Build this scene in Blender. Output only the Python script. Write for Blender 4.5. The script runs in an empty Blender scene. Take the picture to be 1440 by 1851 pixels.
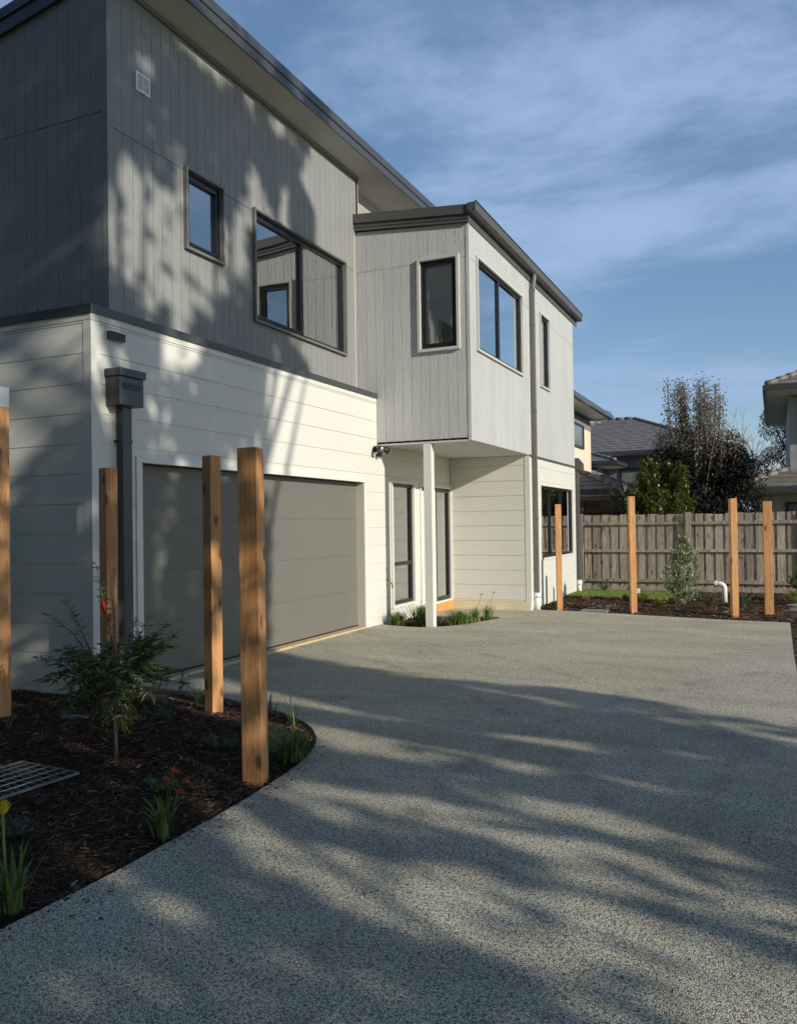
import bpy, bmesh, math, random
import numpy as np
from mathutils import Vector, Matrix
R = math.radians
rnd = random.Random(7)
scene = bpy.context.scene
col = scene.collection

# ------------------------------------------------------------------ camera
yaw, pitch, roll = 0.42459353, 0.01488008, -0.01415183
f = Vector((-math.sin(yaw)*math.cos(pitch), math.cos(yaw)*math.cos(pitch), math.sin(pitch)))
r = f.cross(Vector((0, 0, 1))).normalized(); u = r.cross(f)
r2 = math.cos(roll)*r + math.sin(roll)*u; u2 = -math.sin(roll)*r + math.cos(roll)*u
cd = bpy.data.cameras.new('camera'); cam = bpy.data.objects.new('camera', cd); col.objects.link(cam)
cd.sensor_fit = 'HORIZONTAL'; cd.sensor_width = 36; cd.lens = 1496.226/1440*36
cd.clip_start = 0.05; cd.clip_end = 3000
m4 = Matrix((r2, u2, -f)).transposed().to_4x4(); m4.translation = Vector((0, 0, 1.55)); cam.matrix_world = m4
scene.camera = cam

# ------------------------------------------------------------------ sky, sun, exposure
SX, SY, SZ = 1.0, -0.34, 0.41            # direction towards the sun
sun_el = math.atan2(SZ, math.hypot(SX, SY)); sun_az = math.atan2(SX, SY)   # clockwise from +Y
W = bpy.data.worlds.new('World'); scene.world = W; W.use_nodes = True
wn = W.node_tree; wn.nodes.clear()
def N(t, typ, **kw):
    n = t.nodes.new(typ)
    for k, v in kw.items():
        if k in n.inputs.keys() if isinstance(k, str) else False: n.inputs[k].default_value = v
        else: setattr(n, k, v)
    return n
sky = wn.nodes.new('ShaderNodeTexSky'); sky.sky_type = 'NISHITA'; sky.sun_disc = False
sky.sun_elevation = sun_el; sky.sun_rotation = sun_az; sky.air_density = 1.0; sky.dust_density = 0.35; sky.ozone_density = 2.2
bg = wn.nodes.new('ShaderNodeBackground'); bg.inputs['Strength'].default_value = 0.118
out = wn.nodes.new('ShaderNodeOutputWorld')
tc = wn.nodes.new('ShaderNodeTexCoord'); sep = wn.nodes.new('ShaderNodeSeparateXYZ')
wn.links.new(tc.outputs['Generated'], sep.inputs[0])
zz = wn.nodes.new('ShaderNodeMath'); zz.operation = 'ADD'; zz.inputs[1].default_value = 0.18; wn.links.new(sep.outputs['Z'], zz.inputs[0])
dx = wn.nodes.new('ShaderNodeMath'); dx.operation = 'DIVIDE'; wn.links.new(sep.outputs['X'], dx.inputs[0]); wn.links.new(zz.outputs[0], dx.inputs[1])
dy = wn.nodes.new('ShaderNodeMath'); dy.operation = 'DIVIDE'; wn.links.new(sep.outputs['Y'], dy.inputs[0]); wn.links.new(zz.outputs[0], dy.inputs[1])
cb = wn.nodes.new('ShaderNodeCombineXYZ'); wn.links.new(dx.outputs[0], cb.inputs[0]); wn.links.new(dy.outputs[0], cb.inputs[1])
mp = wn.nodes.new('ShaderNodeMapping'); mp.inputs['Rotation'].default_value = (0, 0, R(-28)); mp.inputs['Scale'].default_value = (0.75, 1.25, 1); mp.inputs['Location'].default_value = (0.35, 0.1, 0)
wn.links.new(cb.outputs[0], mp.inputs[0])
cn = wn.nodes.new('ShaderNodeTexNoise'); cn.inputs['Scale'].default_value = 1.35; cn.inputs['Detail'].default_value = 10; cn.inputs['Roughness'].default_value = 0.6; cn.inputs['Distortion'].default_value = 0.35
wn.links.new(mp.outputs[0], cn.inputs['Vector'])
cr = wn.nodes.new('ShaderNodeMapRange'); cr.inputs['From Min'].default_value = 0.39; cr.inputs['From Max'].default_value = 0.68; cr.inputs['To Min'].default_value = 0.18; cr.inputs['To Max'].default_value = 1.0; cr.interpolation_type = 'SMOOTHERSTEP'
wn.links.new(cn.outputs['Fac'], cr.inputs['Value'])
mx = wn.nodes.new('ShaderNodeMix'); mx.data_type = 'RGBA'; mx.inputs['B'].default_value = (3.4, 4.4, 6.2, 1)
vm = wn.nodes.new('ShaderNodeMapRange'); vm.interpolation_type = 'SMOOTHSTEP'; wn.links.new(sep.outputs['Y'], vm.inputs['Value'])   # the cirrus veil lies over the far half of the sky
for k_, v_ in (('From Min', -.1), ('From Max', .62), ('To Min', .05), ('To Max', 1.0)): vm.inputs[k_].default_value = v_
vk = wn.nodes.new('ShaderNodeMath'); vk.operation = 'MULTIPLY'; wn.links.new(cr.outputs[0], vk.inputs[0]); wn.links.new(vm.outputs[0], vk.inputs[1])
wn.links.new(vk.outputs[0], mx.inputs['Factor']); wn.links.new(sky.outputs[0], mx.inputs['A'])
hs = wn.nodes.new('ShaderNodeHueSaturation'); hs.inputs['Saturation'].default_value = 1.15
wn.links.new(mx.outputs['Result'], hs.inputs['Color'])
wn.links.new(hs.outputs[0], bg.inputs['Color']); wn.links.new(bg.outputs[0], out.inputs['Surface'])

sl = bpy.data.lights.new('sun', 'SUN'); sl.energy = 4.6; sl.angle = R(0.42); sl.color = (1.0, 0.93, 0.80)
sun = bpy.data.objects.new('sun', sl); col.objects.link(sun); sun.location = (30, -10, 30)
sun.rotation_euler = Vector((SX, SY, SZ)).to_track_quat('Z', 'Y').to_euler()
scene.view_settings.view_transform = 'Standard'; scene.view_settings.look = 'None'
scene.view_settings.exposure = 0.0; scene.view_settings.gamma = 1.0
scene.render.engine = 'CYCLES'
scene.cycles.max_bounces = 8; scene.cycles.transparent_max_bounces = 16

# ------------------------------------------------------------------ object helpers
def tag(o, label=None, cat=None, group=None, kind=None):
    if label: o['label'] = label
    if cat: o['category'] = cat
    if group: o['group'] = group
    if kind: o['kind'] = kind
    return o
def empty(name, loc, rz=0.0, label=None, cat=None, group=None):
    o = bpy.data.objects.new(name, None); col.objects.link(o)
    o.location = loc; o.rotation_euler = (0, 0, rz); o.empty_display_size = 0.2
    return tag(o, label, cat, group)
def children(o): return [c for c in bpy.data.objects if c.parent == o]
class MB:
    """collects shapes; build() links them as ONE mesh object (org = where the root stands)"""
    def __init__(s): s.v = []; s.f = []; s.sm = []
    def add(s, vs, fs, smooth=False):
        n = len(s.v); s.v += [tuple(v) for v in vs]; s.f += [tuple(n+i for i in q) for q in fs]; s.sm += [smooth]*len(fs); return s
    def box(s, x0, x1, y0, y1, z0, z1, tf=None):
        vs = [(x, y, z) for x in (x0, x1) for y in (y0, y1) for z in (z0, z1)]
        if tf: vs = [tf(*v) for v in vs]
        return s.add(vs, [(0, 1, 3, 2), (4, 6, 7, 5), (0, 4, 5, 1), (2, 3, 7, 6), (0, 2, 6, 4), (1, 5, 7, 3)])
    def tube(s, pts, rad, n=8, cap=True):
        pts = [Vector(p) for p in pts]; rs = rad if isinstance(rad, (list, tuple)) else [rad]*len(pts)
        vs = []; up = None
        for i, p in enumerate(pts):
            t = (pts[min(i+1, len(pts)-1)] - pts[max(i-1, 0)]).normalized()
            if up is None: up = t.orthogonal().normalized()
            up = (up - t*up.dot(t)).normalized(); b = t.cross(up)
            for k in range(n):
                a = 2*math.pi*k/n; vs.append(p + (up*math.cos(a) + b*math.sin(a))*rs[i])
        fs = [(i*n+k, i*n+(k+1) % n, (i+1)*n+(k+1) % n, (i+1)*n+k) for i in range(len(pts)-1) for k in range(n)]
        if cap: fs += [tuple(range(n-1, -1, -1)), tuple((len(pts)-1)*n+k for k in range(n))]
        return s.add(vs, fs, True)
    def sweep(s, prof, a, b, axis='y', tf=None):
        """extrude the profile [(p,q)] along axis from a to b; y: (p,y,q)  x: (x,p,q)"""
        n = len(prof); vs = []
        for t in (a, b):
            for p, q in prof: vs.append((p, t, q) if axis == 'y' else (t, p, q))
        fs = [(k, (k+1) % n, n+(k+1) % n, n+k) for k in range(n)] + [tuple(range(n-1, -1, -1)), tuple(range(n, 2*n))]
        return s.add(vs, fs)
    def build(s, name, m, parent=None, org=(0, 0, 0), bevel=0, recalc=True):
        me = bpy.data.meshes.new(name); ox, oy, oz = org
        me.from_pydata([(x-ox, y-oy, z-oz) for x, y, z in s.v], [], s.f)
        me.polygons.foreach_set('use_smooth', s.sm)
        if recalc:
            bm = bmesh.new(); bm.from_mesh(me); bmesh.ops.recalc_face_normals(bm, faces=bm.faces); bm.to_mesh(me); bm.free()
        me.materials.append(m); me.update()
        o = bpy.data.objects.new(name, me); col.objects.link(o)
        if parent: o.parent = parent
        else: o.location = org
        if bevel:
            b = o.modifiers.new('bevel', 'BEVEL'); b.width = bevel; b.segments = 2; b.limit_method = 'ANGLE'
        return o
def copy_tree(o, parent=None):
    c = o.copy(); col.objects.link(c); c.parent = parent
    for ch in children(o): copy_tree(ch, c)
    return c

# ------------------------------------------------------------------ materials
MATS = {}
def newmat(name):
    m = bpy.data.materials.new(name); m.use_nodes = True; MATS[name] = m
    return m, m.node_tree, m.node_tree.nodes['Principled BSDF']
def objcoord(t, scale=(1, 1, 1), rot=(0, 0, 0), world=True):
    if world:
        g = t.nodes.new('ShaderNodeNewGeometry'); o = g.outputs['Position']
    else:
        g = t.nodes.new('ShaderNodeTexCoord'); o = g.outputs['Object']
    m = t.nodes.new('ShaderNodeMapping'); m.inputs['Scale'].default_value = scale; m.inputs['Rotation'].default_value = rot
    t.links.new(o, m.inputs[0]); return m.outputs[0]
def noise(t, vec, scale, detail=4, rough=0.5, dist=0):
    n = t.nodes.new('ShaderNodeTexNoise'); n.inputs['Scale'].default_value = scale; n.inputs['Detail'].default_value = detail
    n.inputs['Roughness'].default_value = rough; n.inputs['Distortion'].default_value = dist
    if vec: t.links.new(vec, n.inputs['Vector'])
    return n.outputs['Fac']
def ramp(t, fac, stops):
    n = t.nodes.new('ShaderNodeValToRGB'); e = n.color_ramp.elements
    while len(e) < len(stops): e.new(0.5)
    for i, (p, c) in enumerate(stops): e[i].position = p; e[i].color = (*c, 1) if len(c) == 3 else c
    t.links.new(fac, n.inputs[0]); return n.outputs[0]
def maprange(t, fac, a, b, c, d):
    n = t.nodes.new('ShaderNodeMapRange'); t.links.new(fac, n.inputs['Value'])
    for k, v in zip(('From Min', 'From Max', 'To Min', 'To Max'), (a, b, c, d)): n.inputs[k].default_value = v
    return n.outputs[0]
def mixc(t, fac, a, b, mode='MIX'):
    n = t.nodes.new('ShaderNodeMix'); n.data_type = 'RGBA'; n.blend_type = mode
    for k, v in (('Factor', fac), ('A', a), ('B', b)):
        if hasattr(v, 'is_linked'): t.links.new(v, n.inputs[k])
        else: n.inputs[k].default_value = v if k == 'Factor' else (*v, 1)
    return n.outputs['Result']
def mathn(t, op, a, b):
    n = t.nodes.new('ShaderNodeMath'); n.operation = op
    for i, v in enumerate((a, b)):
        if hasattr(v, 'is_linked'): t.links.new(v, n.inputs[i])
        else: n.inputs[i].default_value = v
    return n.outputs[0]
def bump(t, b, h, strength, dist):
    n = t.nodes.new('ShaderNodeBump'); n.inputs['Strength'].default_value = strength; n.inputs['Distance'].default_value = dist
    t.links.new(h, n.inputs['Height']); t.links.new(n.outputs[0], b.inputs['Normal']); return n
def paint(name, c, rough=0.5, var=0.08, vs=1.5, bs=120, bd=0.0006, metal=0.0, spec=0.5):
    m, t, b = newmat(name); v = objcoord(t)
    k = maprange(t, noise(t, v, vs, 5, .6), .3, .7, 1-var, 1+var)
    mc = t.nodes.new('ShaderNodeVectorMath'); mc.operation = 'SCALE'; mc.inputs[0].default_value = c; t.links.new(k, mc.inputs['Scale'])
    t.links.new(mc.outputs[0], b.inputs['Base Color'])
    b.inputs['Roughness'].default_value = rough; b.inputs['Metallic'].default_value = metal; b.inputs['Specular IOR Level'].default_value = spec
    if bd: bump(t, b, noise(t, v, bs, 3), 0.6, bd)
    return m
def clad(name, c, rough=0.6, grain=0.003):
    """painted fibre-cement boards with embossed vertical wood grain"""
    m, t, b = newmat(name)
    v = objcoord(t, (1, 1, 0.045))
    g1 = noise(t, v, 75, 3, .65, 1.0); g2 = noise(t, objcoord(t, (1, 1, .14)), 32, 2, .5, 1.8)
    g = mathn(t, 'ADD', g1, mathn(t, 'MULTIPLY', g2, .6))
    big = maprange(t, noise(t, objcoord(t, (1, 1, .5)), 1.2, 4), .3, .7, .94, 1.06)
    k = mathn(t, 'MULTIPLY', big, maprange(t, g, .5, 1.1, .90, 1.07))
    gi = t.nodes.new('ShaderNodeNewGeometry'); k = mathn(t, 'MULTIPLY', k, maprange(t, gi.outputs['Random Per Island'], 0, 1, .965, 1.03))
    mc = t.nodes.new('ShaderNodeVectorMath'); mc.operation = 'SCALE'; mc.inputs[0].default_value = c; t.links.new(k, mc.inputs['Scale'])
    t.links.new(mc.outputs[0], b.inputs['Base Color']); b.inputs['Roughness'].default_value = rough
    bump(t, b, g, 0.85, grain)
    return m
white = paint('white_weatherboard_paint', (.655, .65, .595), .45, .03, 0.8)
trimw = paint('white_trim_paint', (.68, .68, .64), .4, .03)
bayp = clad('pale_grey_cladding', (.48, .49, .48), .6, .009)
mainp = clad('mid_grey_cladding', (.25, .255, .245), .55, .006)
maintrim = paint('mid_grey_trim', (.17, .168, .155), .5, .04)
baytrim = paint('pale_grey_trim', (.52, .52, .49), .5, .03)
char = paint('charcoal_steel', (.052, .056, .060), .32, .06, spec=.6)
charw = paint('warm_charcoal_steel', (.085, .085, .08), .4, .06)
alu = paint('black_aluminium', (.012, .013, .016), .3, .1, spec=.6)
soff = paint('soffit_board', (.56, .555, .51), .7, .03)
gar = paint('garage_door_steel', (.15, .15, .132), .42, .03, 1.0)
inter = paint('interior_plaster', (.62, .62, .58), .8, .03)
interd = paint('interior_floor', (.40, .34, .26), .5, .1)
pvc = paint('white_pvc', (.78, .78, .76), .35, .04)
galv = paint('galvanised_steel', (.42, .45, .46), .38, .15, 8, metal=.8)
brass = paint('brass', (.5, .38, .2), .35, .1, metal=.8)
black = paint('black_plastic', (.012, .012, .012), .35, .1)
redtag = paint('red_ribbon', (.65, .02, .02), .5, .1)
cream = paint('cream_render', (.72, .63, .47), .8, .05)
greyr = paint('grey_render', (.20, .205, .20), .8, .06)
stoneg = paint('stepping_stone', (.23, .20, .19), .85, .2, 6, 60, .002)
rock = paint('garden_rock', (.30, .25, .21), .85, .3, 5, 25, .01)
soil = paint('garden_soil', (.042, .025, .015), .95, .35, 6, 60, .01)
verge = paint('rough_grass_soil', (.075, .085, .035), .95, .35, 2, 40, .02)
beige = paint('right_house_render', (.36, .34, .29), .8, .06)
rglass = paint('frosted_glass', (.16, .18, .18), .15, .1)

def timber(name, ca, cb_, cc, dark, rough=.7, world=False, sc=1.0):
    m, t, b = newmat(name)
    v = objcoord(t, (1, 1, .06), world=world)
    oi = t.nodes.new('ShaderNodeObjectInfo'); ad = t.nodes.new('ShaderNodeVectorMath'); ad.operation = 'MULTIPLY_ADD'
    ad.inputs[1].default_value = (17, 31, 5); t.links.new(oi.outputs['Random'], ad.inputs[0]); t.links.new(v, ad.inputs[2])
    ad2 = t.nodes.new('ShaderNodeVectorMath'); ad2.operation = 'ADD'; cx = t.nodes.new('ShaderNodeCombineXYZ')
    rm = mathn(t, 'MULTIPLY', oi.outputs['Random'], 13.0)
    for i in range(3): t.links.new(rm, cx.inputs[i])
    t.links.new(v, ad2.inputs[0]); t.links.new(cx.outputs[0], ad2.inputs[1]); vv = ad2.outputs[0]
    g = noise(t, vv, 42*sc, 5, .6, 1.2); big = noise(t, vv, 9*sc, 3, .5, .8)
    c1 = ramp(t, g, [(.3, ca), (.5, cb_), (.7, cc)])
    c2 = mixc(t, maprange(t, big, .35, .7, 0, .45), c1, ca)
    # knots
    kv = objcoord(t, (1, 1, .45), world=world); ka = t.nodes.new('ShaderNodeVectorMath'); ka.operation = 'ADD'
    t.links.new(kv, ka.inputs[0]); t.links.new(cx.outputs[0], ka.inputs[1])
    vo = t.nodes.new('ShaderNodeTexVoronoi'); vo.inputs['Scale'].default_value = 7.5; t.links.new(ka.outputs[0], vo.inputs['Vector'])
    kf = maprange(t, vo.outputs['Distance'], .10, .22, .85, 0)
    c3 = mixc(t, kf, c2, dark)
    cr_ = maprange(t, noise(t, vv, 120*sc, 2, .5, .3), .60, .70, 0, .45); c3 = mixc(t, cr_, c3, dark)
    gi = t.nodes.new('ShaderNodeNewGeometry'); tv = mathn(t, 'MULTIPLY', maprange(t, oi.outputs['Random'], 0, 1, .86, 1.1), maprange(t, gi.outputs['Random Per Island'], 0, 1, .72, 1.28) if world else 1.0)
    sc_ = t.nodes.new('ShaderNodeVectorMath'); sc_.operation = 'SCALE'; t.links.new(c3, sc_.inputs[0]); t.links.new(tv, sc_.inputs['Scale'])
    t.links.new(sc_.outputs[0], b.inputs['Base Color'])
    b.inputs['Roughness'].default_value = rough; bump(t, b, g, .5, .002)
    return m
postm = timber('cypress_timber', (.41, .18, .065), (.57, .29, .11), (.70, .41, .185), (.12, .04, .014))
fencem = timber('weathered_paling_timber', (.15, .118, .09), (.33, .285, .23), (.50, .44, .365), (.07, .045, .03), .9, True, .8)
brownf = timber('brown_paling_timber', (.13, .07, .035), (.20, .115, .06), (.26, .16, .085), (.06, .03, .015), .85, True, .6)
stake = timber('stake_timber', (.30, .17, .08), (.42, .26, .13), (.52, .35, .19), (.18, .1, .05))
barkm = paint('tree_bark', (.14, .11, .085), .9, .35, 9, 40, .006)
stemm = paint('green_stem', (.09, .10, .035), .7, .3, 20, 0, 0)
paleb = paint('pale_bare_bark', (.34, .31, .27), .85, .2, 9, 0, 0)

def glass(name='window_glass', tint=(.80, .88, .86), boost=1.0):
    m, t, b = newmat(name); t.nodes.remove(b)
    o = t.nodes['Material Output']
    tr = t.nodes.new('ShaderNodeBsdfTransparent'); tr.inputs[0].default_value = (*tint, 1)
    gl = t.nodes.new('ShaderNodeBsdfGlossy'); gl.inputs['Roughness'].default_value = 0.0; gl.inputs[0].default_value = (.95, .95, .95, 1)
    bm_ = t.nodes.new('ShaderNodeBump'); bm_.inputs['Strength'].default_value = .2; bm_.inputs['Distance'].default_value = .004
    t.links.new(noise(t, objcoord(t), 2.2, 2), bm_.inputs['Height']); t.links.new(bm_.outputs[0], gl.inputs['Normal'])
    fr = t.nodes.new('ShaderNodeFresnel'); fr.inputs['IOR'].default_value = 1.55
    fa = mathn(t, 'MINIMUM', mathn(t, 'ADD', mathn(t, 'MULTIPLY', fr.outputs[0], 2.3*boost), .36), 1.0)
    ms = t.nodes.new('ShaderNodeMixShader'); t.links.new(fa, ms.inputs[0]); t.links.new(tr.outputs[0], ms.inputs[1]); t.links.new(gl.outputs[0], ms.inputs[2])
    t.links.new(ms.outputs[0], o.inputs['Surface'])
    return m
glassm = glass()
glassd = glass('dark_window_glass', (.35, .40, .40), 1.3)

def leafmat(name, stops, rough=.45, trans=.25, spec=.5):
    m, t, b = newmat(name)
    g = t.nodes.new('ShaderNodeNewGeometry'); c = ramp(t, g.outputs['Random Per Island'], stops)
    t.links.new(c, b.inputs['Base Color']); b.inputs['Roughness'].default_value = rough; b.inputs['Specular IOR Level'].default_value = spec
    if trans:
        o = t.nodes['Material Output']; tl = t.nodes.new('ShaderNodeBsdfTranslucent'); t.links.new(c, tl.inputs[0])
        ms = t.nodes.new('ShaderNodeMixShader'); ms.inputs[0].default_value = trans
        t.links.new(b.outputs[0], ms.inputs[1]); t.links.new(tl.outputs[0], ms.inputs[2]); t.links.new(ms.outputs[0], o.inputs['Surface'])
    return m
L_dark = leafmat('dark_green_leaf', [(0, (.030, .055, .022)), (.6, (.055, .085, .035)), (1, (.11, .14, .06))])
L_gum = leafmat('gum_leaf', [(0, (.04, .06, .025)), (1, (.10, .12, .055))], trans=.15)
L_gumfar = leafmat('far_gum_leaf', [(0, (.045, .065, .045)), (.7, (.07, .09, .06)), (1, (.12, .13, .08))])
L_red = leafmat('bronze_leaf', [(0, (.11, .10, .075)), (.5, (.22, .195, .15)), (1, (.40, .37, .30))])
L_black = leafmat('deep_purple_leaf', [(0, (.010, .012, .014)), (.7, (.022, .026, .022)), (1, (.06, .055, .04))], .65, .08, .2)
L_photo = leafmat('photinia_leaf', [(0, (.045, .075, .018)), (.6, (.10, .14, .028)), (.93, (.17, .19, .04)), (1, (.32, .10, .045))], .3)
L_sil = leafmat('silver_leaf', [(0, (.12, .18, .085)), (.5, (.28, .34, .19)), (.85, (.50, .54, .36)), (1, (.68, .60, .52))], .5, .15)
L_lom = leafmat('strappy_green_leaf', [(0, (.05, .10, .018)), (.6, (.11, .20, .035)), (1, (.24, .32, .08))])
L_lime = leafmat('lime_leaf', [(0, (.14, .20, .02)), (1, (.32, .36, .05))])
L_grey = leafmat('grey_green_leaf', [(0, (.07, .11, .075)), (1, (.17, .23, .16))])
L_straw = leafmat('straw_leaf', [(0, (.25, .19, .08)), (1, (.42, .34, .16))])
L_yuc = leafmat('yucca_leaf', [(0, (.06, .07, .03)), (.6, (.16, .16, .08)), (1, (.34, .30, .16))])
L_grass = leafmat('lawn_blade', [(0, (.10, .17, .02)), (1, (.24, .33, .06))])
L_yel = leafmat('yellow_petal', [(0, (.75, .58, .02)), (1, (.85, .72, .05))], .5, .3)
L_orange = leafmat('orange_petal', [(0, (.45, .07, .03)), (1, (.60, .16, .05))], .5, .2)
L_chip = leafmat('bark_chip', [(0, (.018, .011, .0075)), (.42, (.05, .027, .016)), (.8, (.105, .058, .033)), (.97, (.20, .12, .07)), (1, (.40, .30, .21))], .85, 0, .3)
L_litter = leafmat('dry_leaf', [(0, (.05, .035, .02)), (1, (.16, .10, .05))], .8, 0)

# driveway: exposed aggregate
m, t, b = newmat('exposed_aggregate_concrete'); v = objcoord(t)
vo = t.nodes.new('ShaderNodeTexVoronoi'); vo.inputs['Scale'].default_value = 165; t.links.new(v, vo.inputs['Vector'])
vs_ = t.nodes.new('ShaderNodeSeparateColor'); t.links.new(vo.outputs['Color'], vs_.inputs[0])
st = ramp(t, vs_.outputs[0], [(0, (.36, .33, .25)), (.25, (.57, .535, .405)), (.7, (.74, .69, .52)), (1, (.87, .82, .62))])
pit = maprange(t, vo.outputs['Distance'], .38, .62, 0, 1)
mid = noise(t, v, 55, 3, .6)
pit2 = mathn(t, 'MULTIPLY', pit, maprange(t, mid, .35, .6, .35, 1))
c1 = mixc(t, pit2, st, (.075, .07, .058))
gaps = maprange(t, noise(t, v, 88, 2, .5), .56, .68, 0, .7)
c1 = mixc(t, gaps, c1, (.085, .08, .065))
big = maprange(t, noise(t, objcoord(t, (.5, 1, 1)), 1.3, 5, .6, .6), .35, .68, .80, 1.10)
sc = t.nodes.new('ShaderNodeVectorMath'); sc.operation = 'SCALE'; t.links.new(c1, sc.inputs[0]); t.links.new(big, sc.inputs['Scale'])
wm = mixc(t, maprange(t, noise(t, v, .45, 3), .45, .7, 0, .5), sc.outputs[0], mixc(t, 1.0, sc.outputs[0], (1.0, .93, .80), 'MULTIPLY'))
# faint tyre arcs and stains
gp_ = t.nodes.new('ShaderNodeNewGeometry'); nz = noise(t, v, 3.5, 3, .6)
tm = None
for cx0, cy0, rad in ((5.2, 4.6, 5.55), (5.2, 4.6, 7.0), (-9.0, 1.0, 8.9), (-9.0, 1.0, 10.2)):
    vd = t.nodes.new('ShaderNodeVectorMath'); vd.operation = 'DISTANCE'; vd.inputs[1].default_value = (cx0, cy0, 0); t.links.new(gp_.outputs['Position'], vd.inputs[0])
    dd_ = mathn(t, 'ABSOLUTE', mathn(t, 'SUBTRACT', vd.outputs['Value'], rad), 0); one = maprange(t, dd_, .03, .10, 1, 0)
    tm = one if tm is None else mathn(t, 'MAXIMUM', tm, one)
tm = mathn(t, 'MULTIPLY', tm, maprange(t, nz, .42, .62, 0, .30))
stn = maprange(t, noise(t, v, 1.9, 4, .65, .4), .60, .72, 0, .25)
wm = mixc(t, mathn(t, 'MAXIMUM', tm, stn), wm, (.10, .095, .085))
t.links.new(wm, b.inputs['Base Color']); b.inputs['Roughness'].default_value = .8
hh = mathn(t, 'SUBTRACT', mathn(t, 'MULTIPLY', vo.outputs['Distance'], -1.0), mathn(t, 'MULTIPLY', gaps, .5))
bump(t, b, hh, .6, .004)
aggm = m
# step concrete side
m, t, b = newmat('orange_brick'); bt = t.nodes.new('ShaderNodeTexBrick'); bt.inputs['Scale'].default_value = 4.2
g_ = t.nodes.new('ShaderNodeNewGeometry'); sp = t.nodes.new('ShaderNodeSeparateXYZ'); cx_ = t.nodes.new('ShaderNodeCombineXYZ')
t.links.new(g_.outputs['Position'], sp.inputs[0]); t.links.new(sp.outputs['Y'], cx_.inputs[0]); t.links.new(sp.outputs['Z'], cx_.inputs[1]); t.links.new(cx_.outputs[0], bt.inputs['Vector'])
bt.inputs['Color1'].default_value = (.62, .25, .05, 1); bt.inputs['Color2'].default_value = (.48, .17, .04, 1); bt.inputs['Mortar'].default_value = (.5, .33, .18, 1)
t.links.new(mixc(t, maprange(t, noise(t, objcoord(t), 14, 4), .4, .6, 0, .5), bt.outputs[0], (.75, .38, .10)), b.inputs['Base Color']); b.inputs['Roughness'].default_value = .85
brick = m
# roof tile
def tilemat(name, ca, cb_):
    m, t, b = newmat(name); v = objcoord(t)
    c = mixc(t, maprange(t, noise(t, v, 3.2, 4, .7), .35, .65, 0, 1), ca, cb_)
    t.links.new(c, b.inputs['Base Color']); b.inputs['Roughness'].default_value = .6
    bump(t, b, noise(t, v, 20, 3), .4, .01); return m
tileL = tilemat('grey_concrete_tile', (.12, .105, .112), (.19, .17, .175))
tileR = tilemat('taupe_concrete_tile', (.14, .12, .105), (.21, .185, .165))

# ------------------------------------------------------------------ ground
def gz(y): return 0.0 if y < 11 else (-.06*(y-11)/3.8 if y < 14.8 else -.06)
def flat(name, pts, z, m, th=0.0, kind='structure', cuts=(), zf=None, label=None, cat=None):
    bm = bmesh.new(); vs = [bm.verts.new((x, y, 0)) for x, y in pts]; bm.faces.new(vs)
    bmesh.ops.triangulate(bm, faces=bm.faces[:])
    for c in cuts: bmesh.ops.bisect_plane(bm, geom=bm.verts[:]+bm.edges[:]+bm.faces[:], plane_co=(0, c, 0), plane_no=(0, 1, 0))
    bmesh.ops.recalc_face_normals(bm, faces=bm.faces)
    if bm.faces[:][0].normal.z < 0: bmesh.ops.reverse_faces(bm, faces=bm.faces[:])
    be = [e for e in bm.edges if e.is_boundary]
    if th:
        r_ = bmesh.ops.extrude_edge_only(bm, edges=be); nv = [g for g in r_['geom'] if isinstance(g, bmesh.types.BMVert)]
        for q in nv: q.co.z -= th
    for q in bm.verts: q.co.z += z + (zf(q.co.y) if zf else 0)
    bmesh.ops.recalc_face_normals(bm, faces=bm.faces)
    if max(bm.faces, key=lambda q: q.calc_area()).normal.z < 0: bmesh.ops.reverse_faces(bm, faces=bm.faces[:])
    me = bpy.data.meshes.new(name); bm.to_mesh(me); bm.free(); me.materials.append(m)
    o = bpy.data.objects.new(name, me); col.objects.link(o); tag(o, label, cat, None, kind); return o
flat('ground', [(-160, -120), (160, -120), (160, 240), (-160, 240)], -.16, verge)

def catmull(pts, n=6):
    o = []
    for i in range(len(pts)-1):
        p0, p1, p2, p3 = pts[max(i-1, 0)], pts[i], pts[i+1], pts[min(i+2, len(pts)-1)]
        for k in range(n):
            s = k/n; o.append(tuple(.5*((2*p1[j])+(-p0[j]+p2[j])*s+(2*p0[j]-5*p1[j]+4*p2[j]-p3[j])*s*s+(-p0[j]+3*p1[j]-3*p2[j]+p3[j])*s**3) for j in (0, 1)))
    o.append(pts[-1]); return o
bedcurve = [(-2.76, 2.30), (-2.735, 2.86), (-2.742, 3.24), (-2.75, 3.70), (-2.785, 4.19), (-2.847, 4.66), (-2.955, 5.05), (-3.14, 5.38), (-3.40, 5.66), (-3.82, 5.92), (-4.28, 6.10), (-4.78, 6.26), (-5.19, 6.34), (-5.62, 6.36)]
porchcurve = [(-5.62, 11.70), (-5.25, 11.56), (-4.95, 11.53), (-4.72, 11.60), (-4.50, 11.92), (-4.33, 12.45), (-4.22, 13.0), (-4.20, 13.33), (-4.32, 13.47), (-4.87, 13.53), (-5.43, 13.36), (-5.62, 13.28)]
bc = catmull(bedcurve); pc = catmull(porchcurve)
drive = [(-2.80, -9), (-2.76, 1.2)] + bc + [(-5.74, 6.36), (-5.74, 11.14), (-5.62, 11.14)] + pc + [(-5.62, 14.80), (-4.03, 14.80), (-4.03, 14.98), (-3.22, 14.90), (-2.17, 14.62), (-.81, 14.24), (.21, 14.10), (.185, 10.5), (.20, 7.6), (.75, 4.5), (1.9, 1.0), (3.0, -3), (3.6, -9)]
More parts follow.
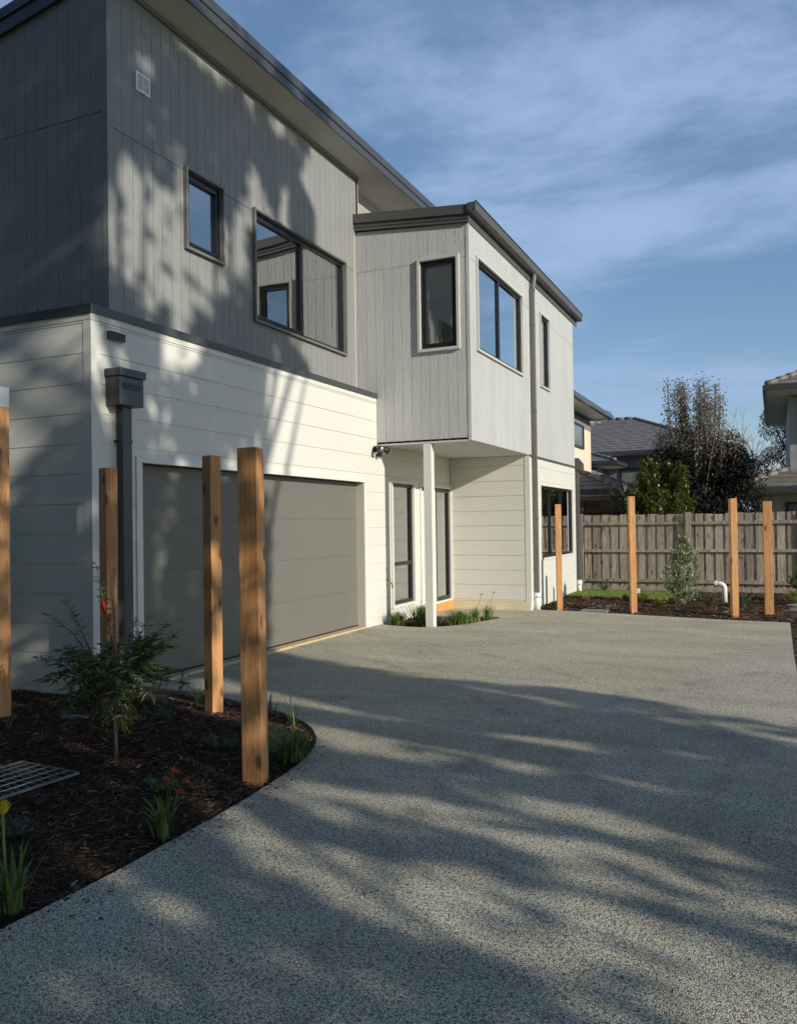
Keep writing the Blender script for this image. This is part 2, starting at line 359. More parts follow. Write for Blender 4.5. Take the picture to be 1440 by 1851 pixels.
flat('driveway', drive, 0, aggm, .14, cuts=(11, 14.8), zf=gz)

dp = np.array(drive)
def inpoly(P, poly=dp):
    x, y = P[:, 0], P[:, 1]; ins = np.zeros(len(P), bool); n = len(poly); j = n-1
    for i in range(n):
        xi, yi, xj, yj = poly[i, 0], poly[i, 1], poly[j, 0], poly[j, 1]
        c = ((yi > y) != (yj > y)) & (x < (xj-xi)*(y-yi)/((yj-yi) if yj != yi else 1e-9)+xi); ins ^= c; j = i
    return ins
def distpoly(P, poly=dp):
    d = np.full(len(P), 1e9)
    for i in range(len(poly)):
        a = poly[i]; b_ = poly[(i+1) % len(poly)]; ab = b_-a; L = (ab@ab)+1e-12
        s = np.clip(((P-a)@ab)/L, 0, 1); d = np.minimum(d, np.linalg.norm(P-(a+s[:, None]*ab), axis=1))
    return d
nr = np.random.RandomState(3)
def vnoise(P, s, seed=0):
    rs = np.random.RandomState(seed); G = rs.rand(64, 64); q = P*s; i = np.floor(q).astype(int); fr = q-i; fr = fr*fr*(3-2*fr)
    g = lambda a, b: G[(i[:, 0]+a) % 64, (i[:, 1]+b) % 64]
    return (g(0, 0)*(1-fr[:, 0])+g(1, 0)*fr[:, 0])*(1-fr[:, 1])+(g(0, 1)*(1-fr[:, 0])+g(1, 1)*fr[:, 0])*fr[:, 1]
def bedz(P, base, amp):
    d = distpoly(P); ins = inpoly(P)
    z = base + amp*np.clip((d-.05)/.5, 0, 1)*(.55+.45*vnoise(P, 1.7, 1)) + .018*(vnoise(P, 9, 2)-.5)*np.clip(d/.2, 0, 1)
    z = np.where(ins, base-.05, z); return z
def soilgrid(name, x0, x1, y0, y1, step, base, amp):
    nx = int((x1-x0)/step)+1; ny = int((y1-y0)/step)+1
    X, Y = np.meshgrid(np.linspace(x0, x1, nx), np.linspace(y0, y1, ny)); P = np.stack([X.ravel(), Y.ravel()], 1); Z = bedz(P, base, amp)
    idx = np.arange(nx*ny).reshape(ny, nx); F = np.stack([idx[:-1, :-1].ravel(), idx[:-1, 1:].ravel(), idx[1:, 1:].ravel(), idx[1:, :-1].ravel()], 1)
    keep = ~(inpoly(P)[F].all(1) & (distpoly(P)[F].min(1) > step*1.5)); F = F[keep]
    me = bpy.data.meshes.new(name); me.from_pydata(np.column_stack([P, Z]).tolist(), [], F.tolist()); me.materials.append(soil)
    me.polygons.foreach_set('use_smooth', [True]*len(F)); o = bpy.data.objects.new(name, me); col.objects.link(o); tag(o, kind='structure'); return o
soilgrid('garden_bed', -9.5, -2.5, -4, 6.6, .07, -.035, .075)
soilgrid('garden_bed', -6.0, -4.0, 11.3, 13.8, .07, -.075, .03)
soilgrid('garden_bed', -5.0, 7.0, 13.9, 19.6, .12, -.095, .06)
soilgrid('garden_bed', .0, 7.0, -9, 13.9, .2, -.06, .05)

def chips(name, label, n, sampler, base, amp, lmin, lmax, zoff=0):
    P = sampler(n); P = P[~inpoly(P)]; P = P[distpoly(P) > .012]; n = len(P); z = bedz(P, base, amp)+zoff
    l = lmin+(lmax-lmin)*nr.rand(n)**2.2; w = l*(.10+.16*nr.rand(n)); th = w*(.25+.3*nr.rand(n)); a = nr.rand(n)*np.pi*2
    pi = nr.randn(n)*.22; ro = nr.randn(n)*.5
    u_ = np.stack([np.cos(a)*np.cos(pi), np.sin(a)*np.cos(pi), np.sin(pi)], 1)
    s_ = np.stack([-np.sin(a)*np.cos(ro), np.cos(a)*np.cos(ro), np.sin(ro)], 1); k_ = np.cross(u_, s_)
    C = np.column_stack([P, z+.004+nr.rand(n)*.016])
    V = np.zeros((n, 8, 3)); q = 0
    for sx in (-1, 1):
        for sy in (-1, 1):
            for sz in (-1, 1):
                tp = 1.0 if sx < 0 else .45
                V[:, q] = C+u_*(sx*l/2)[:, None]+s_*(sy*w/2*tp)[:, None]+k_*(sz*th/2*tp)[:, None]; q += 1
    F = np.array([(0, 1, 3, 2), (4, 6, 7, 5), (0, 4, 5, 1), (2, 3, 7, 6), (0, 2, 6, 4), (1, 5, 7, 3)])
    FF = (F[None]+(np.arange(n)*8)[:, None, None]).reshape(-1, 4)
    me = bpy.data.meshes.new(name); me.from_pydata(V.reshape(-1, 3).tolist(), [], FF.tolist()); me.materials.append(L_chip)
    o = bpy.data.objects.new(name, me); col.objects.link(o); return tag(o, label, 'bark mulch', None, 'stuff')
def smp_front(n):
    y = 2.0+3.9*nr.rand(n*2)**1.0; x = -2.7-nr.rand(n*2)*4.3; k = (x > -1.25*y-.2) & ~((y > 5.66) & (x < -5.6)); return np.column_stack([x, y])[k][:n]
def smp_front2(n): return np.column_stack([-2.7-3*nr.rand(n), 5.6+.9*nr.rand(n)])
chips('bark_mulch', 'dark shredded bark mulch covering the front garden bed around the timber posts', 60000, smp_front, -.035, .075, .010, .060)
chips('bark_mulch', 'strip of bark mulch in front of the garage corner behind the front bed', 3500, smp_front2, -.035, .075, .012, .07)
chips('bark_mulch', 'bark mulch in the small curved bed under the porch post', 5000, lambda n: np.column_stack([-5.6+1.45*nr.rand(n), 11.5+2.05*nr.rand(n)]), -.075, .03, .02, .09)
def smp_back(n):
    P = np.column_stack([-4.0+5.2*nr.rand(n), 14.0+5.4*nr.rand(n)])
    k = ~((P[:, 0] < -3.0+.0*P[:, 1]) & (P[:, 0] > -3.1) & False)
    lawn = (P[:, 1] > 17.5) & (P[:, 1] < 19.1) & (P[:, 0] < -1.75)
    return P[~lawn]
chips('bark_mulch', 'brown bark mulch across the back garden bed before the paling fence', 15000, smp_back, -.095, .06, .03, .13)
chips('bark_mulch', 'reddish bark strip along the right edge of the driveway', 5000, lambda n: np.column_stack([.18+1.6*nr.rand(n), 7.5+6.6*nr.rand(n)]), -.06, .05, .02, .09)

# lawn
flat('lawn', [(-4.9, 17.62), (-1.95, 17.28), (-1.75, 17.9), (-1.8, 19.1), (-4.9, 19.15)], -.03, verge, .03)
n = 26000; P = np.column_stack([-4.8+3.0*nr.rand(n), 17.45+1.65*nr.rand(n)]); P = P[P[:, 1] > 17.62-(P[:, 0]+4.9)*.115]; n = len(P)
a = nr.rand(n)*6.28; h = .02+.025*nr.rand(n); wv = .006
V = np.zeros((n, 3, 3)); dxy = np.column_stack([np.cos(a), np.sin(a)])
V[:, 0, :2] = P-dxy*wv; V[:, 1, :2] = P+dxy*wv; V[:, 2, :2] = P+nr.randn(n, 2)*.012; V[:, :2, 2] = -.03; V[:, 2, 2] = -.03+h
me = bpy.data.meshes.new('lawn_grass'); me.from_pydata(V.reshape(-1, 3).tolist(), [], np.arange(n*3).reshape(-1, 3).tolist()); me.materials.append(L_grass)
o = bpy.data.objects.new('lawn_grass', me); col.objects.link(o); tag(o, 'short bright green lawn between the house and the paling fence', 'grass', None, 'stuff')
mb = MB(); mb.box(-4.9, -4.85, 0, 0, 0, 0) if False else None
o = MB().add([(-4.9, 17.60, -.08), (-1.95, 17.255, -.08), (-1.95, 17.285, -.08), (-4.9, 17.63, -.08), (-4.9, 17.60, .0), (-1.95, 17.255, .0), (-1.95, 17.285, .0), (-4.9, 17.63, .0)], [(0, 1, 2, 3), (4, 5, 6, 7), (0, 1, 5, 4), (2, 3, 7, 6), (0, 3, 7, 4), (1, 2, 6, 5)]).build('lawn_edging', stake)
tag(o, 'thin pale timber edging along the near side of the lawn', 'garden edging')

# ------------------------------------------------------------------ the house
HO = (-5.605, 5.68, 0.0)
house = empty('townhouse', HO, 0, 'new two storey townhouse with grey upper cladding, white weatherboards and a grey garage door', 'house')
def FX(X):    # a face that looks towards +x: (u=y, d=outward, z)
    return lambda u_, d, z: (X+d, u_, z)
def FY(Y):    # a face that looks towards -y: (u=x, d=outward, z)
    return lambda u_, d, z: (u_, Y-d, z)
def panel(mb, tf, u0, u1, z0, z1, holes=(), dirn='v', pitch=.15, gap=.008, d0=-.02, d1=.0, start=None, ztop=None):
    """boards (one box each) between u0..u1, z0..z1 with openings left free"""
    if pitch is None: edges = [(u0, u1) if dirn == 'v' else (z0, z1)]
    else:
        a, bnd = (u0, u1) if dirn == 'v' else (z0, z1); s = start if start is not None else a
        while s > a: s -= pitch
        edges = []
        while s < bnd-1e-6:
            e0, e1 = max(s, a), min(s+pitch-gap, bnd)
            if e1-e0 > .004: edges.append((e0, e1))
            s += pitch
    for e0, e1 in edges:
        ks = sorted({e0, e1} | {k for h_ in holes for k in ((h_[0], h_[1]) if dirn == 'v' else (h_[2], h_[3])) if e0 < k < e1})
        for k0, k1 in zip(ks, ks[1:]):
            mid = (k0+k1)/2
            lo, hi = (z0, z1) if dirn == 'v' else (u0, u1)
            cuts = sorted([(h_[2], h_[3]) if dirn == 'v' else (h_[0], h_[1]) for h_ in holes if (h_[0] < mid < h_[1] if dirn == 'v' else h_[2] < mid < h_[3])])
            p = lo
            for c0, c1 in cuts+[(hi, None)]:
                if min(c0, hi)-p > .004:
                    q1 = min(c0, hi)
                    if dirn == 'v':
                        t0 = t1 = q1
                        if ztop and c1 is None: t0, t1 = ztop(k0), ztop(k1)
                        vs = [tf(x_, d_, z_) for x_, zt in ((k0, t0), (k1, t1)) for d_ in (d0, d1) for z_ in (p, zt)]
                        mb.add(vs, [(0, 1, 3, 2), (4, 6, 7, 5), (0, 4, 5, 1), (2, 3, 7, 6), (0, 2, 6, 4), (1, 5, 7, 3)])
                    else: mb.box(p, q1, d0, d1, k0, k1, tf)
                if c1 is None: break
                p = max(p, c1)
    return mb
def H(mb, name, m, parent=house, bevel=0): return mb.build(name, m, parent, HO, bevel)

def window(tf, u0, u1, z0, z1, mullions=(), hood=.05, hw=.045, hoodmat=baytrim, fw=.05, transoms=(), glassmt=glassm, roomd=2.6, sash=None, name='window', gd=-.045, roommat=inter):
    """outer opening u0..u1,z0..z1: hood frame round it, black frame, panes and the room behind"""
    fr = MB()
    d0, d1 = -.075, -.012
    fr.box(u0, u1, d0, d1, z1-fw, z1, tf); fr.box(u0, u1, d0, d1, z0, z0+fw, tf)
    fr.box(u0, u0+fw, d0, d1, z0+fw, z1-fw, tf); fr.box(u1-fw, u1, d0, d1, z0+fw, z1-fw, tf)
    for c in mullions: fr.box(c-.028, c+.028, d0+.005, d1-.002, z0+fw, z1-fw, tf)
    for c, a_, b_ in transoms: fr.box(a_, b_, d0+.004, d1-.003, c-.03, c+.03, tf)
    if sash:
        a_, b_ = sash; fw2 = .03
        fr.box(a_, b_, d0+.01, d1+.006, z1-fw-fw2, z1-fw-.002, tf); fr.box(a_, b_, d0+.01, d1+.006, z0+fw+.002, z0+fw+fw2, tf)
        fr.box(a_, a_+fw2, d0+.01, d1+.006, z0+fw+fw2, z1-fw-fw2, tf); fr.box(b_-fw2, b_, d0+.01, d1+.006, z0+fw+fw2, z1-fw-fw2, tf)
    w = H(fr, name, alu)
    g = MB(); ks = [u0+fw]+sorted(mullions)+[u1-fw]
    for i in range(len(ks)-1):
        g = MB(); a_, b_ = ks[i]+(.028 if i else 0), ks[i+1]-(.028 if i < len(ks)-2 else 0)
        g.add([tf(a_, gd, z0+fw), tf(b_, gd, z0+fw), tf(b_, gd, z1-fw), tf(a_, gd, z1-fw)], [(0, 1, 2, 3)])
        H(g, 'pane', glassmt, w)
    if hood:
        h_ = MB(); o0, o1 = -.08, hood
        h_.box(u0-hw, u1+hw, o0, o1, z1+.002, z1+hw, tf); h_.box(u0-hw, u1+hw, o0, o1, z0-hw, z0-.002, tf)
        h_.box(u0-hw, u0-.002, o0, o1, z0-.002, z1+.002, tf); h_.box(u1+.002, u1+hw, o0, o1, z0-.002, z1+.002, tf)
        H(h_, 'surround', hoodmat, w)
    return w
def room(u0, u1, y_, z0, z1, depth, tf, label=None, opening=None):
    """plastered room shell open only at the window wall"""
    mb = MB(); D0, D1 = -.11, -.11-depth
    c = [tf(a_, d_, z_) for a_ in (u0, u1) for d_ in (D0, D1) for z_ in (z0, z1)]
    mb.add(c, [(0, 1, 3, 2), (4, 6, 7, 5), (0, 2, 6, 4), (1, 5, 7, 3), (2, 3, 7, 6)])
    return mb

XF, YL, XU, YU, XB, YB, YR, YE = -5.605, 5.68, -5.94, 6.26, -4.05, 11.62, 14.80, 18.64
PW = .2755
# ---- lower white weatherboards
gh = (6.30, 11.14, -.3, 2.185)               # garage opening
wh = (12.13, 12.98, .24, 2.22); dh = (13.34, 14.78, -.3, 2.20)
mb = MB()
# boards on the facade: horizontal, joints on .127 + k*PW
tfF = FX(XF)
panel(mb, tfF, 5.78, 14.80, .10, 3.45, (gh, wh, dh, (11.62, 14.8, 2.80, 9)), 'h', PW, .009, -.02, 0, .127)
panel(mb, tfF, 5.70, 14.80, -.06, 3.52, (gh, wh, dh, (11.63, 14.8, 2.80, 9)), 'h', None, 0, -.11, -.009)
mb.box(5.68-.004, 5.78, -.09, .004, -.02, 3.45, tfF)               # corner trim
mb.box(5.68-.005, 11.61, -.03, .005, 3.455, 3.522, tfF)             # top trim
tfL = FY(YL)
panel(mb, tfL, -12.0, XF-.09, .10, 3.45, (), 'h', PW, .009, -.02, 0, .127)
panel(mb, tfL, -12.0, XF-.01, -.10, 3.52, (), 'h', None, 0, -.11, -.009)
mb.box(-12, XF-.031, -.03, .0045, 3.455, 3.522, tfL)
# recess wall facing the street, and right wall ground floor
tfR = FY(YR)
panel(mb, tfR, XF+.01, XB-.09, .10, 2.78, (), 'h', PW, .009, -.02, 0, .127)
panel(mb, tfR, XF+.0, XB-.01, .00, 2.785, (), 'h', None, 0, -.11, -.009)
mb.box(XB-.09, XB+.004, -.02, .006, -.06, 2.78, tfR)
tfB = FX(XB)
gw = (15.56, 18.30, .86, 2.255)
panel(mb, tfB, YR+.06, YE, -.02, 2.75, (gw,), 'h', PW, .006, -.02, 0, .127)
panel(mb, tfB, YR+.02, YE, -.12, 2.78, (gw,), 'h', None, 0, -.11, -.009)
mb.box(YR-.005, YR+.06, -.05, .005, -.06, 2.775, tfB)
H(mb, 'lower_wall', white)
mb = MB(); mb.box(XF+.0, XB-.002, -.03, .035, -.06, .088, tfR); H(mb, 'base_board', paint('cream_base_board', (.68, .60, .42), .7, .12, 3))
# ---- back and far sides (rough closing walls so that the house is a solid from elsewhere)
mb = MB(); mb.box(-12.1, -12.0, 5.7, 18.6, -.1, 3.5); mb.box(-12.1, -4.06, 18.55, 18.64, -.1, 6.0); mb.box(-12.1, -6.2, 18.45, 18.55, 6.0, 6.5); H(mb, 'rear_wall', white)
# ---- flashing over the lower wall
mb = MB()
prof = [(.022, .022, 3.515), (.026, .026, 3.592), (XU-XF-.01, YL-YU-.01, 3.66), (XU-XF-.01, YL-YU-.01, 3.64), (0, 0, 3.575), (.006, .006, 3.515)]
vs = [(-12.0, YL-b_, z_) for a_, b_, z_ in prof]+[(XF+a_, YL-b_, z_) for a_, b_, z_ in prof]+[(XF+a_, YB-.002, z_) for a_, b_, z_ in prof]
mb.add(vs, [(k+o_, (k+1) % 6+o_, (k+1) % 6+6+o_, k+6+o_) for k in range(6) for o_ in (0, 6)]+[tuple(range(6)), tuple(range(12, 18))])
H(mb, 'flashing', char)
# ---- upper main walls
w1 = (7.45, 8.10, 4.70, 5.57); w2 = (8.79, 11.21, 4.175, 5.565)
tfU = FX(XU); RS = .18                                   # roof slope
zt = lambda x: 7.085+RS*(x-XU)
mb = MB()
panel(mb, tfU, YU+.06, YB+.10, 3.62, 5.555, (w1, w2), 'v', .15, .005, -.02, 0, YU+.06)
panel(mb, tfU, YU+.06, YB+.10, 5.565, 7.085, (w1, w2), 'v', .15, .005, -.02, 0, YU+.06)
panel(mb, tfU, YU+.02, YB+.10, 3.60, 7.085, (w1, w2), 'v', None, 0, -.11, -.008)
mb.box(YU-.004, YU+.055, -.07, .006, 3.6, 7.08, tfU)
tfV = FY(YU)
panel(mb, tfV, -12.0, XU-.06, 3.62, 5.70, (), 'v', .15, .005, -.02, 0, XU-.06)
panel(mb, tfV, -12.0, XU-.06, 5.71, 6.0, (), 'v', .15, .005, -.02, 0, XU-.06, ztop=zt)
panel(mb, tfV, -12.0, XU-.03, 3.60, 5.9, (), 'v', None, 0, -.11, -.008, ztop=zt)
H(mb, 'upper_wall', mainp)
XS = -6.16                                              # set back wall behind the bay roof
mb = MB(); tfS = FX(XS)
panel(mb, tfS, YB+.1, 18.5, 5.7, 7.06, (), 'v', .15, .005, -.02, 0, YU+.06); panel(mb, tfS, YB+.1, 18.5, 5.7, 7.06, (), 'v', None, 0, -.11, -.008)
mb.box(XS-.02, XU, YB+.04, YB+.12, 6.0, 7.06); H(mb, 'set_back_wall', clad('light_grey_cladding', (.34, .335, .30)))
mb = MB(); mb.box(YB-.07, YB-.004, -.02, .008, 3.62, 6.2, tfU); H(mb, 'corner_trim', paint('light_corner_trim', (.36, .355, .32), .5, .03))
# ---- main roof
XE = -5.548; ze = 7.15
mb = MB()
sx0 = -12.6; zx = lambda x: ze+RS*(x-XE)
prof = [(XE-.02, ze+.03), (XE-.02, ze+.19), (sx0, zx(sx0)+.19), (sx0, zx(sx0)+.03)]
mb.sweep([(p, q) for p, q in prof], YU-.03, 18.8, 'y'); roof = H(mb, 'main_roof', char)
mb = MB(); mb.sweep([(XE-.018, ze+.0), (XE-.018, ze+.028), (XU-.6, zx(XU-.6)+.028), (XU-.6, zx(XU-.6)+.0)], YU-.0, 18.7, 'y'); H(mb, 'soffit', soff, roof)
mb = MB(); mb.sweep([(XE-.018, ze-.006), (XE+.0, ze-.006), (XE+.004, ze+.105), (XE+.020, ze+.11), (XE+.022, ze+.205), (XE+.014, ze+.235), (XE-.02, ze+.235), (XE-.02, ze+.192)], YU-.055, 18.82, 'y'); H(mb, 'fascia', char, roof)
mb = MB()
for a_, b_, y0, y1 in ((-.02, .12, YU-.045, YU-.02), (.125, .235, YU-.065, YU-.02)):
    vs = [(x_, y_, zx(x_)+q) for x_ in (sx0, XE-.02) for y_ in (y0, y1) for q in (a_, b_)]
    mb.add(vs, [(0, 1, 3, 2), (4, 6, 7, 5), (0, 4, 5, 1), (2, 3, 7, 6), (0, 2, 6, 4), (1, 5, 7, 3)])
H(mb, 'barge_board', char, roof)
mb = MB(); mb.box(YU, YB+.1, .0, .03, 7.03, 7.10, tfU); H(mb, 'eave_bead', maintrim, roof)
# ---- bay: pale grey box on the first floor
b0, b1 = (-4.83, -4.245, 4.205, 5.545), None
wa = (11.95, 14.40, 4.205, 5.59); wb = (15.70, 16.36, 4.205, 5.59)
tfY = FY(YB); zb = lambda x: 6.03-.077*(x-XB)
mb = MB(); bh = (-4.83, -4.245, 4.205, 5.545)
panel(mb, tfY, XU+.01, XB-.05, 2.80, 5.52, (bh,), 'v', .15, .005, -.02, 0, XB-.05)
panel(mb, tfY, XU+.01, XB-.05, 5.53, 5.9, (bh,), 'v', .15, .005, -.02, 0, XB-.05, ztop=zb)
panel(mb, tfY, XF+.0, XB-.02, 2.79, 5.8, (bh,), 'v', None, 0, -.11, -.0045, ztop=zb)
panel(mb, tfY, XU+.01, XF-.001, 3.60, 5.8, (bh,), 'v', None, 0, -.11, -.0045, ztop=zb)
mb.box(XB-.045, XB+.005, -.037, .006, 2.785, 6.03, tfY)
tfC = FX(XB)
panel(mb, tfC, YB+.04, YE, 2.80, 5.52, (wa, wb), 'v', .15, .005, -.02, 0, YB+.04)
panel(mb, tfC, YB+.04, YE, 5.527, 6.03, (wa, wb), 'v', .15, .005, -.02, 0, YB+.04)
panel(mb, tfC, YB+.025, YE, 2.79, 6.03, (wa, wb), 'v', None, 0, -.11, -.0045)
H(mb, 'bay_wall', bayp)
mb = MB(); mb.box(XF+.005, XB-.025, YB+.02, YR-.01, 2.785, 2.83); mb.box(XF, XB-.02, YB+.0, YB+.02, 2.775, 2.83); sf = H(mb, 'porch_ceiling', soff)
mb = MB(); c_ = (-4.75, 12.55, 2.78); mb.tube([(c_[0], c_[1], 2.779), (c_[0], c_[1], 2.786)], .05, 16); H(mb, 'downlight', trimw, sf)
mb = MB(); mb.box(YR-.0, YE, .0, .02, 2.765, 2.80, tfC); H(mb, 'drip_flashing', charw)
# bay roof
zr = lambda x: 6.17-.085*(x-XB)
mb = MB()
def slopebox(mb, x0, x1, y0, y1, f0, f1):
    vs = [(x_, y_, zr(x_)+q) for x_ in (x0, x1) for y_ in (y0, y1) for q in (f0, f1)]
    mb.add(vs, [(0, 1, 3, 2), (4, 6, 7, 5), (0, 4, 5, 1), (2, 3, 7, 6), (0, 2, 6, 4), (1, 5, 7, 3)])
slopebox(mb, XS+.002, XB+.05, YB-.02, YE+.35, -.02, .09)
broof = H(mb, 'bay_roof', charw)
mb = MB()
slopebox(mb, XU+.001, XB+.045, YB-.075, YB-.02, -.025, .115)       # upper capping
slopebox(mb, XU+.001, XB+.02, YB-.05, YB-.02, -.14, -.03)
slopebox(mb, XU+.001, XB+.02, YB-.06, YB-.05, -.09, -.07)
H(mb, 'barge_capping', charw, broof)
gy0, gy1 = YB-.10, YE+.40
mb = MB(); gp = [(XB+.022, 6.29), (XB+.022, 6.17), (XB+.05, 6.15), (XB+.105, 6.15), (XB+.14, 6.18), (XB+.15, 6.25), (XB+.15, 6.295), (XB+.165, 6.30), (XB+.162, 6.31), (XB+.138, 6.305), (XB+.138, 6.25), (XB+.128, 6.19), (XB+.1, 6.165), (XB+.055, 6.165), (XB+.034, 6.18), (XB+.034, 6.29)]
mb.sweep(gp, gy0, gy1, 'y'); mb.sweep([(XB+.03, 6.16), (XB+.14, 6.16), (XB+.145, 6.29), (XB+.03, 6.29)], gy0, gy0+.004, 'y'); mb.sweep([(XB+.03, 6.16), (XB+.14, 6.16), (XB+.145, 6.29), (XB+.03, 6.29)], gy1-.004, gy1, 'y')
H(mb, 'gutter', charw, broof)
mb = MB(); mb.box(XB+.001, XB+.02, YB-.015, YE+.36, 6.03, 6.24); H(mb, 'fascia', charw, broof)
# ---- windows
window(tfU, *w1, hood=.05, hw=.03, hoodmat=maintrim, sash=(w1[0]+.05, w1[1]-.05))
w = window(tfU, *w2, mullions=(10.0,), hood=.05, hw=.03, hoodmat=maintrim, sash=(w2[0]+.05, 9.97))
window(tfY, *bh, hood=.045, hw=.045, hoodmat=baytrim, glassmt=glassm, sash=(bh[0]+.05, bh[1]-.05))
window(tfC, *wa, mullions=(13.13,), hood=.04, hw=.035, hoodmat=baytrim)
window(tfC, *wb, hood=.04, hw=.035, hoodmat=baytrim)
window(tfB, *gw, mullions=(16.40, 17.36), hood=.02, hw=.04, hoodmat=trimw, glassmt=glassd)
window(tfF, *wh, hood=.035, hw=.05, hoodmat=trimw, transoms=((.90, wh[0]+.05, wh[1]-.05),), fw=.055)
# rooms behind the glass
def R_(mb, nm='interior', m=inter): return H(mb, nm, m)
mb = MB(); mb.box(-9.6, XU-.115, 7.2, 11.5, 3.75, 6.5)
o = R_(mb)
mb = MB(); mb.box(-7.0, XU-.116, 10.1, 10.16, 3.76, 6.48); R_(mb, 'interior_wall')
for y_ in (9.0, 9.55):
    mb = MB(); mb.tube([(-8.3, y_, 6.49), (-8.3, y_, 6.46)], .05, 12)
    m, t, b = newmat('lit_downlight'); b.inputs['Emission Color'].default_value = (1, .97, .9, 1); b.inputs['Emission Strength'].default_value = 9
    H(mb, 'ceiling_light', m, o)
mb = MB(); mb.box(-8.0, XB-.115, YB+.115, 15.2, 3.75, 6.0); R_(mb)
mb = MB(); mb.box(-6.5, XB-.115, 15.3, 18.2, 3.75, 5.9); R_(mb)
mb = MB(); mb.box(-7.5, XB-.115, 15.0, 18.5, .0, 2.7); R_(mb, 'interior', paint('dark_interior', (.10, .10, .09), .8))
mb = MB(); mb.box(-8.4, XF-.115, 11.7, 13.25, .06, 2.7); R_(mb)
mb = MB(); mb.box(-8.39, XF-.12, 11.71, 13.24, .065, .09); R_(mb, 'interior_floor', interd)
mb = MB(); mb.box(-6.4, XF-.3, 12.62, 12.70, .09, 1.85); R_(mb, 'interior_nib_wall', trimw)
# interior boxes must look inwards through open window sides: remove the window-side face
for ob in [c for c in children(house) if c.name.split('.')[0] == 'interior']:
    me = ob.data; bm = bmesh.new(); bm.from_mesh(me)
    mxx = max(v_.co.x for v_ in bm.verts)
    fs = [fc for fc in bm.faces if all(abs(v_.co.x-mxx) < 1e-4 for v_ in fc.verts)]
    bmesh.ops.delete(bm, geom=fs, context='FACES_ONLY')
    mny = min(v_.co.y for v_ in bm.verts)
    if abs(mny-(YB+.115-HO[1])) < 1e-3:
        fs = [fc for fc in bm.faces if all(abs(v_.co.y-mny) < 1e-4 for v_ in fc.verts)]; bmesh.ops.delete(bm, geom=fs, context='FACES_ONLY')
    bm.to_mesh(me); bm.free()
# ---- entry: door, sidelight, brick step, trims
mb = MB(); tfD = FX(XF-.05)
mb.box(13.40, 14.02, -.04, .0, .13, 2.15, tfD)
for z_ in (.45, .95, 1.45): mb.box(13.50, 13.92, .0, .006, z_, z_+.36, tfD)
dr = H(mb, 'front_door', trimw, bevel=.002)
mb = MB(); mb.tube([(XF-.01, 13.95, 1.0), (XF-.01, 13.95, 1.35)], .012); mb.box(13.94, 13.96, .0, .04, 1.02, 1.04, tfD); mb.box(13.94, 13.96, .0, .04, 1.31, 1.33, tfD); H(mb, 'handle', galv, dr)
window(FX(XF), 14.06, 14.76, .14, 2.19, hood=0, fw=.06, name='sidelight', glassmt=glassm)
mb = MB(); mb.box(-7.5, XF-.115, 13.3, 14.9, .06, 2.6); o = R_(mb, 'hallway'); me = o.data; bm = bmesh.new(); bm.from_mesh(me); mxx = max(v_.co.x for v_ in bm.verts)
bmesh.ops.delete(bm, geom=[fc for fc in bm.faces if all(abs(v_.co.x-mxx) < 1e-4 for v_ in fc.verts)], context='FACES_ONLY'); bm.to_mesh(me); bm.free()
mb = MB(); mb.box(13.285, 13.34, -.10, .03, .09, 2.26, tfF); mb.box(13.34, 14.78, -.10, .03, 2.20, 2.26, tfF); mb.box(14.765, 14.799, -.10, .028, .09, 2.2, tfF); mb.box(14.025, 14.055, -.10, -.01, .13, 2.19, tfF)
H(mb, 'door_surround', trimw)
mb = MB(); mb.box(13.30, 14.795, -.09, .03, .10, .13, tfF); H(mb, 'door_sill', trimw)
mb = MB(); mb.box(13.28, 14.795, -.1, .045, -.07, .098, tfF); H(mb, 'brick_footing', brick)
# ---- garage door
GX = -5.735; tfG = FX(GX); mb = MB()
zs = [.035, .565, 1.10, 1.635, 2.185]
for i in range(4):
    mb.box(gh[0]-.04, gh[1]+.0, -.04, .0, zs[i]+.005, zs[i+1]-.005, tfG)
mb.box(gh[0]-.04, gh[1], -.05, -.006, .035, 2.18, tfG)
gd_ = H(mb, 'garage_door', gar, bevel=.003)
mb = MB(); mb.box(gh[0], gh[1], .001, .012, .03, .045, tfG); H(mb, 'bottom_seal', black, gd_)
mb = MB(); mb.box(gh[0]-.06, gh[1]+.0, -.13, .02, -.02, .028, tfF)
H(mb, 'garage_threshold', paint('pale_timber_threshold', (.50, .38, .23), .7, .2, 5))
mb = MB()
mb.box(gh[0]-.06, gh[0], -.12, .018, .0, 2.245, tfF); mb.box(gh[1]-.002, gh[1]+.05, -.005, .012, .0, 2.245, tfF); mb.box(gh[0], gh[1], -.005, .022, 2.19, 2.25, tfF)
mb.box(gh[0], gh[1]-.01, -.12, -.006, 2.185, 2.2, tfF)
mb.box(gh[0]-.0, gh[0]+.035, -.03, .005, 0, 2.19, tfF)
H(mb, 'garage_surround', trimw)
mb = MB(); mb.box(gh[1]-.004, gh[1]+.02, -.15, -.006, .0, 2.19, tfF); H(mb, 'garage_jamb', paint('beige_jamb_paint', (.52, .49, .42), .6, .03))
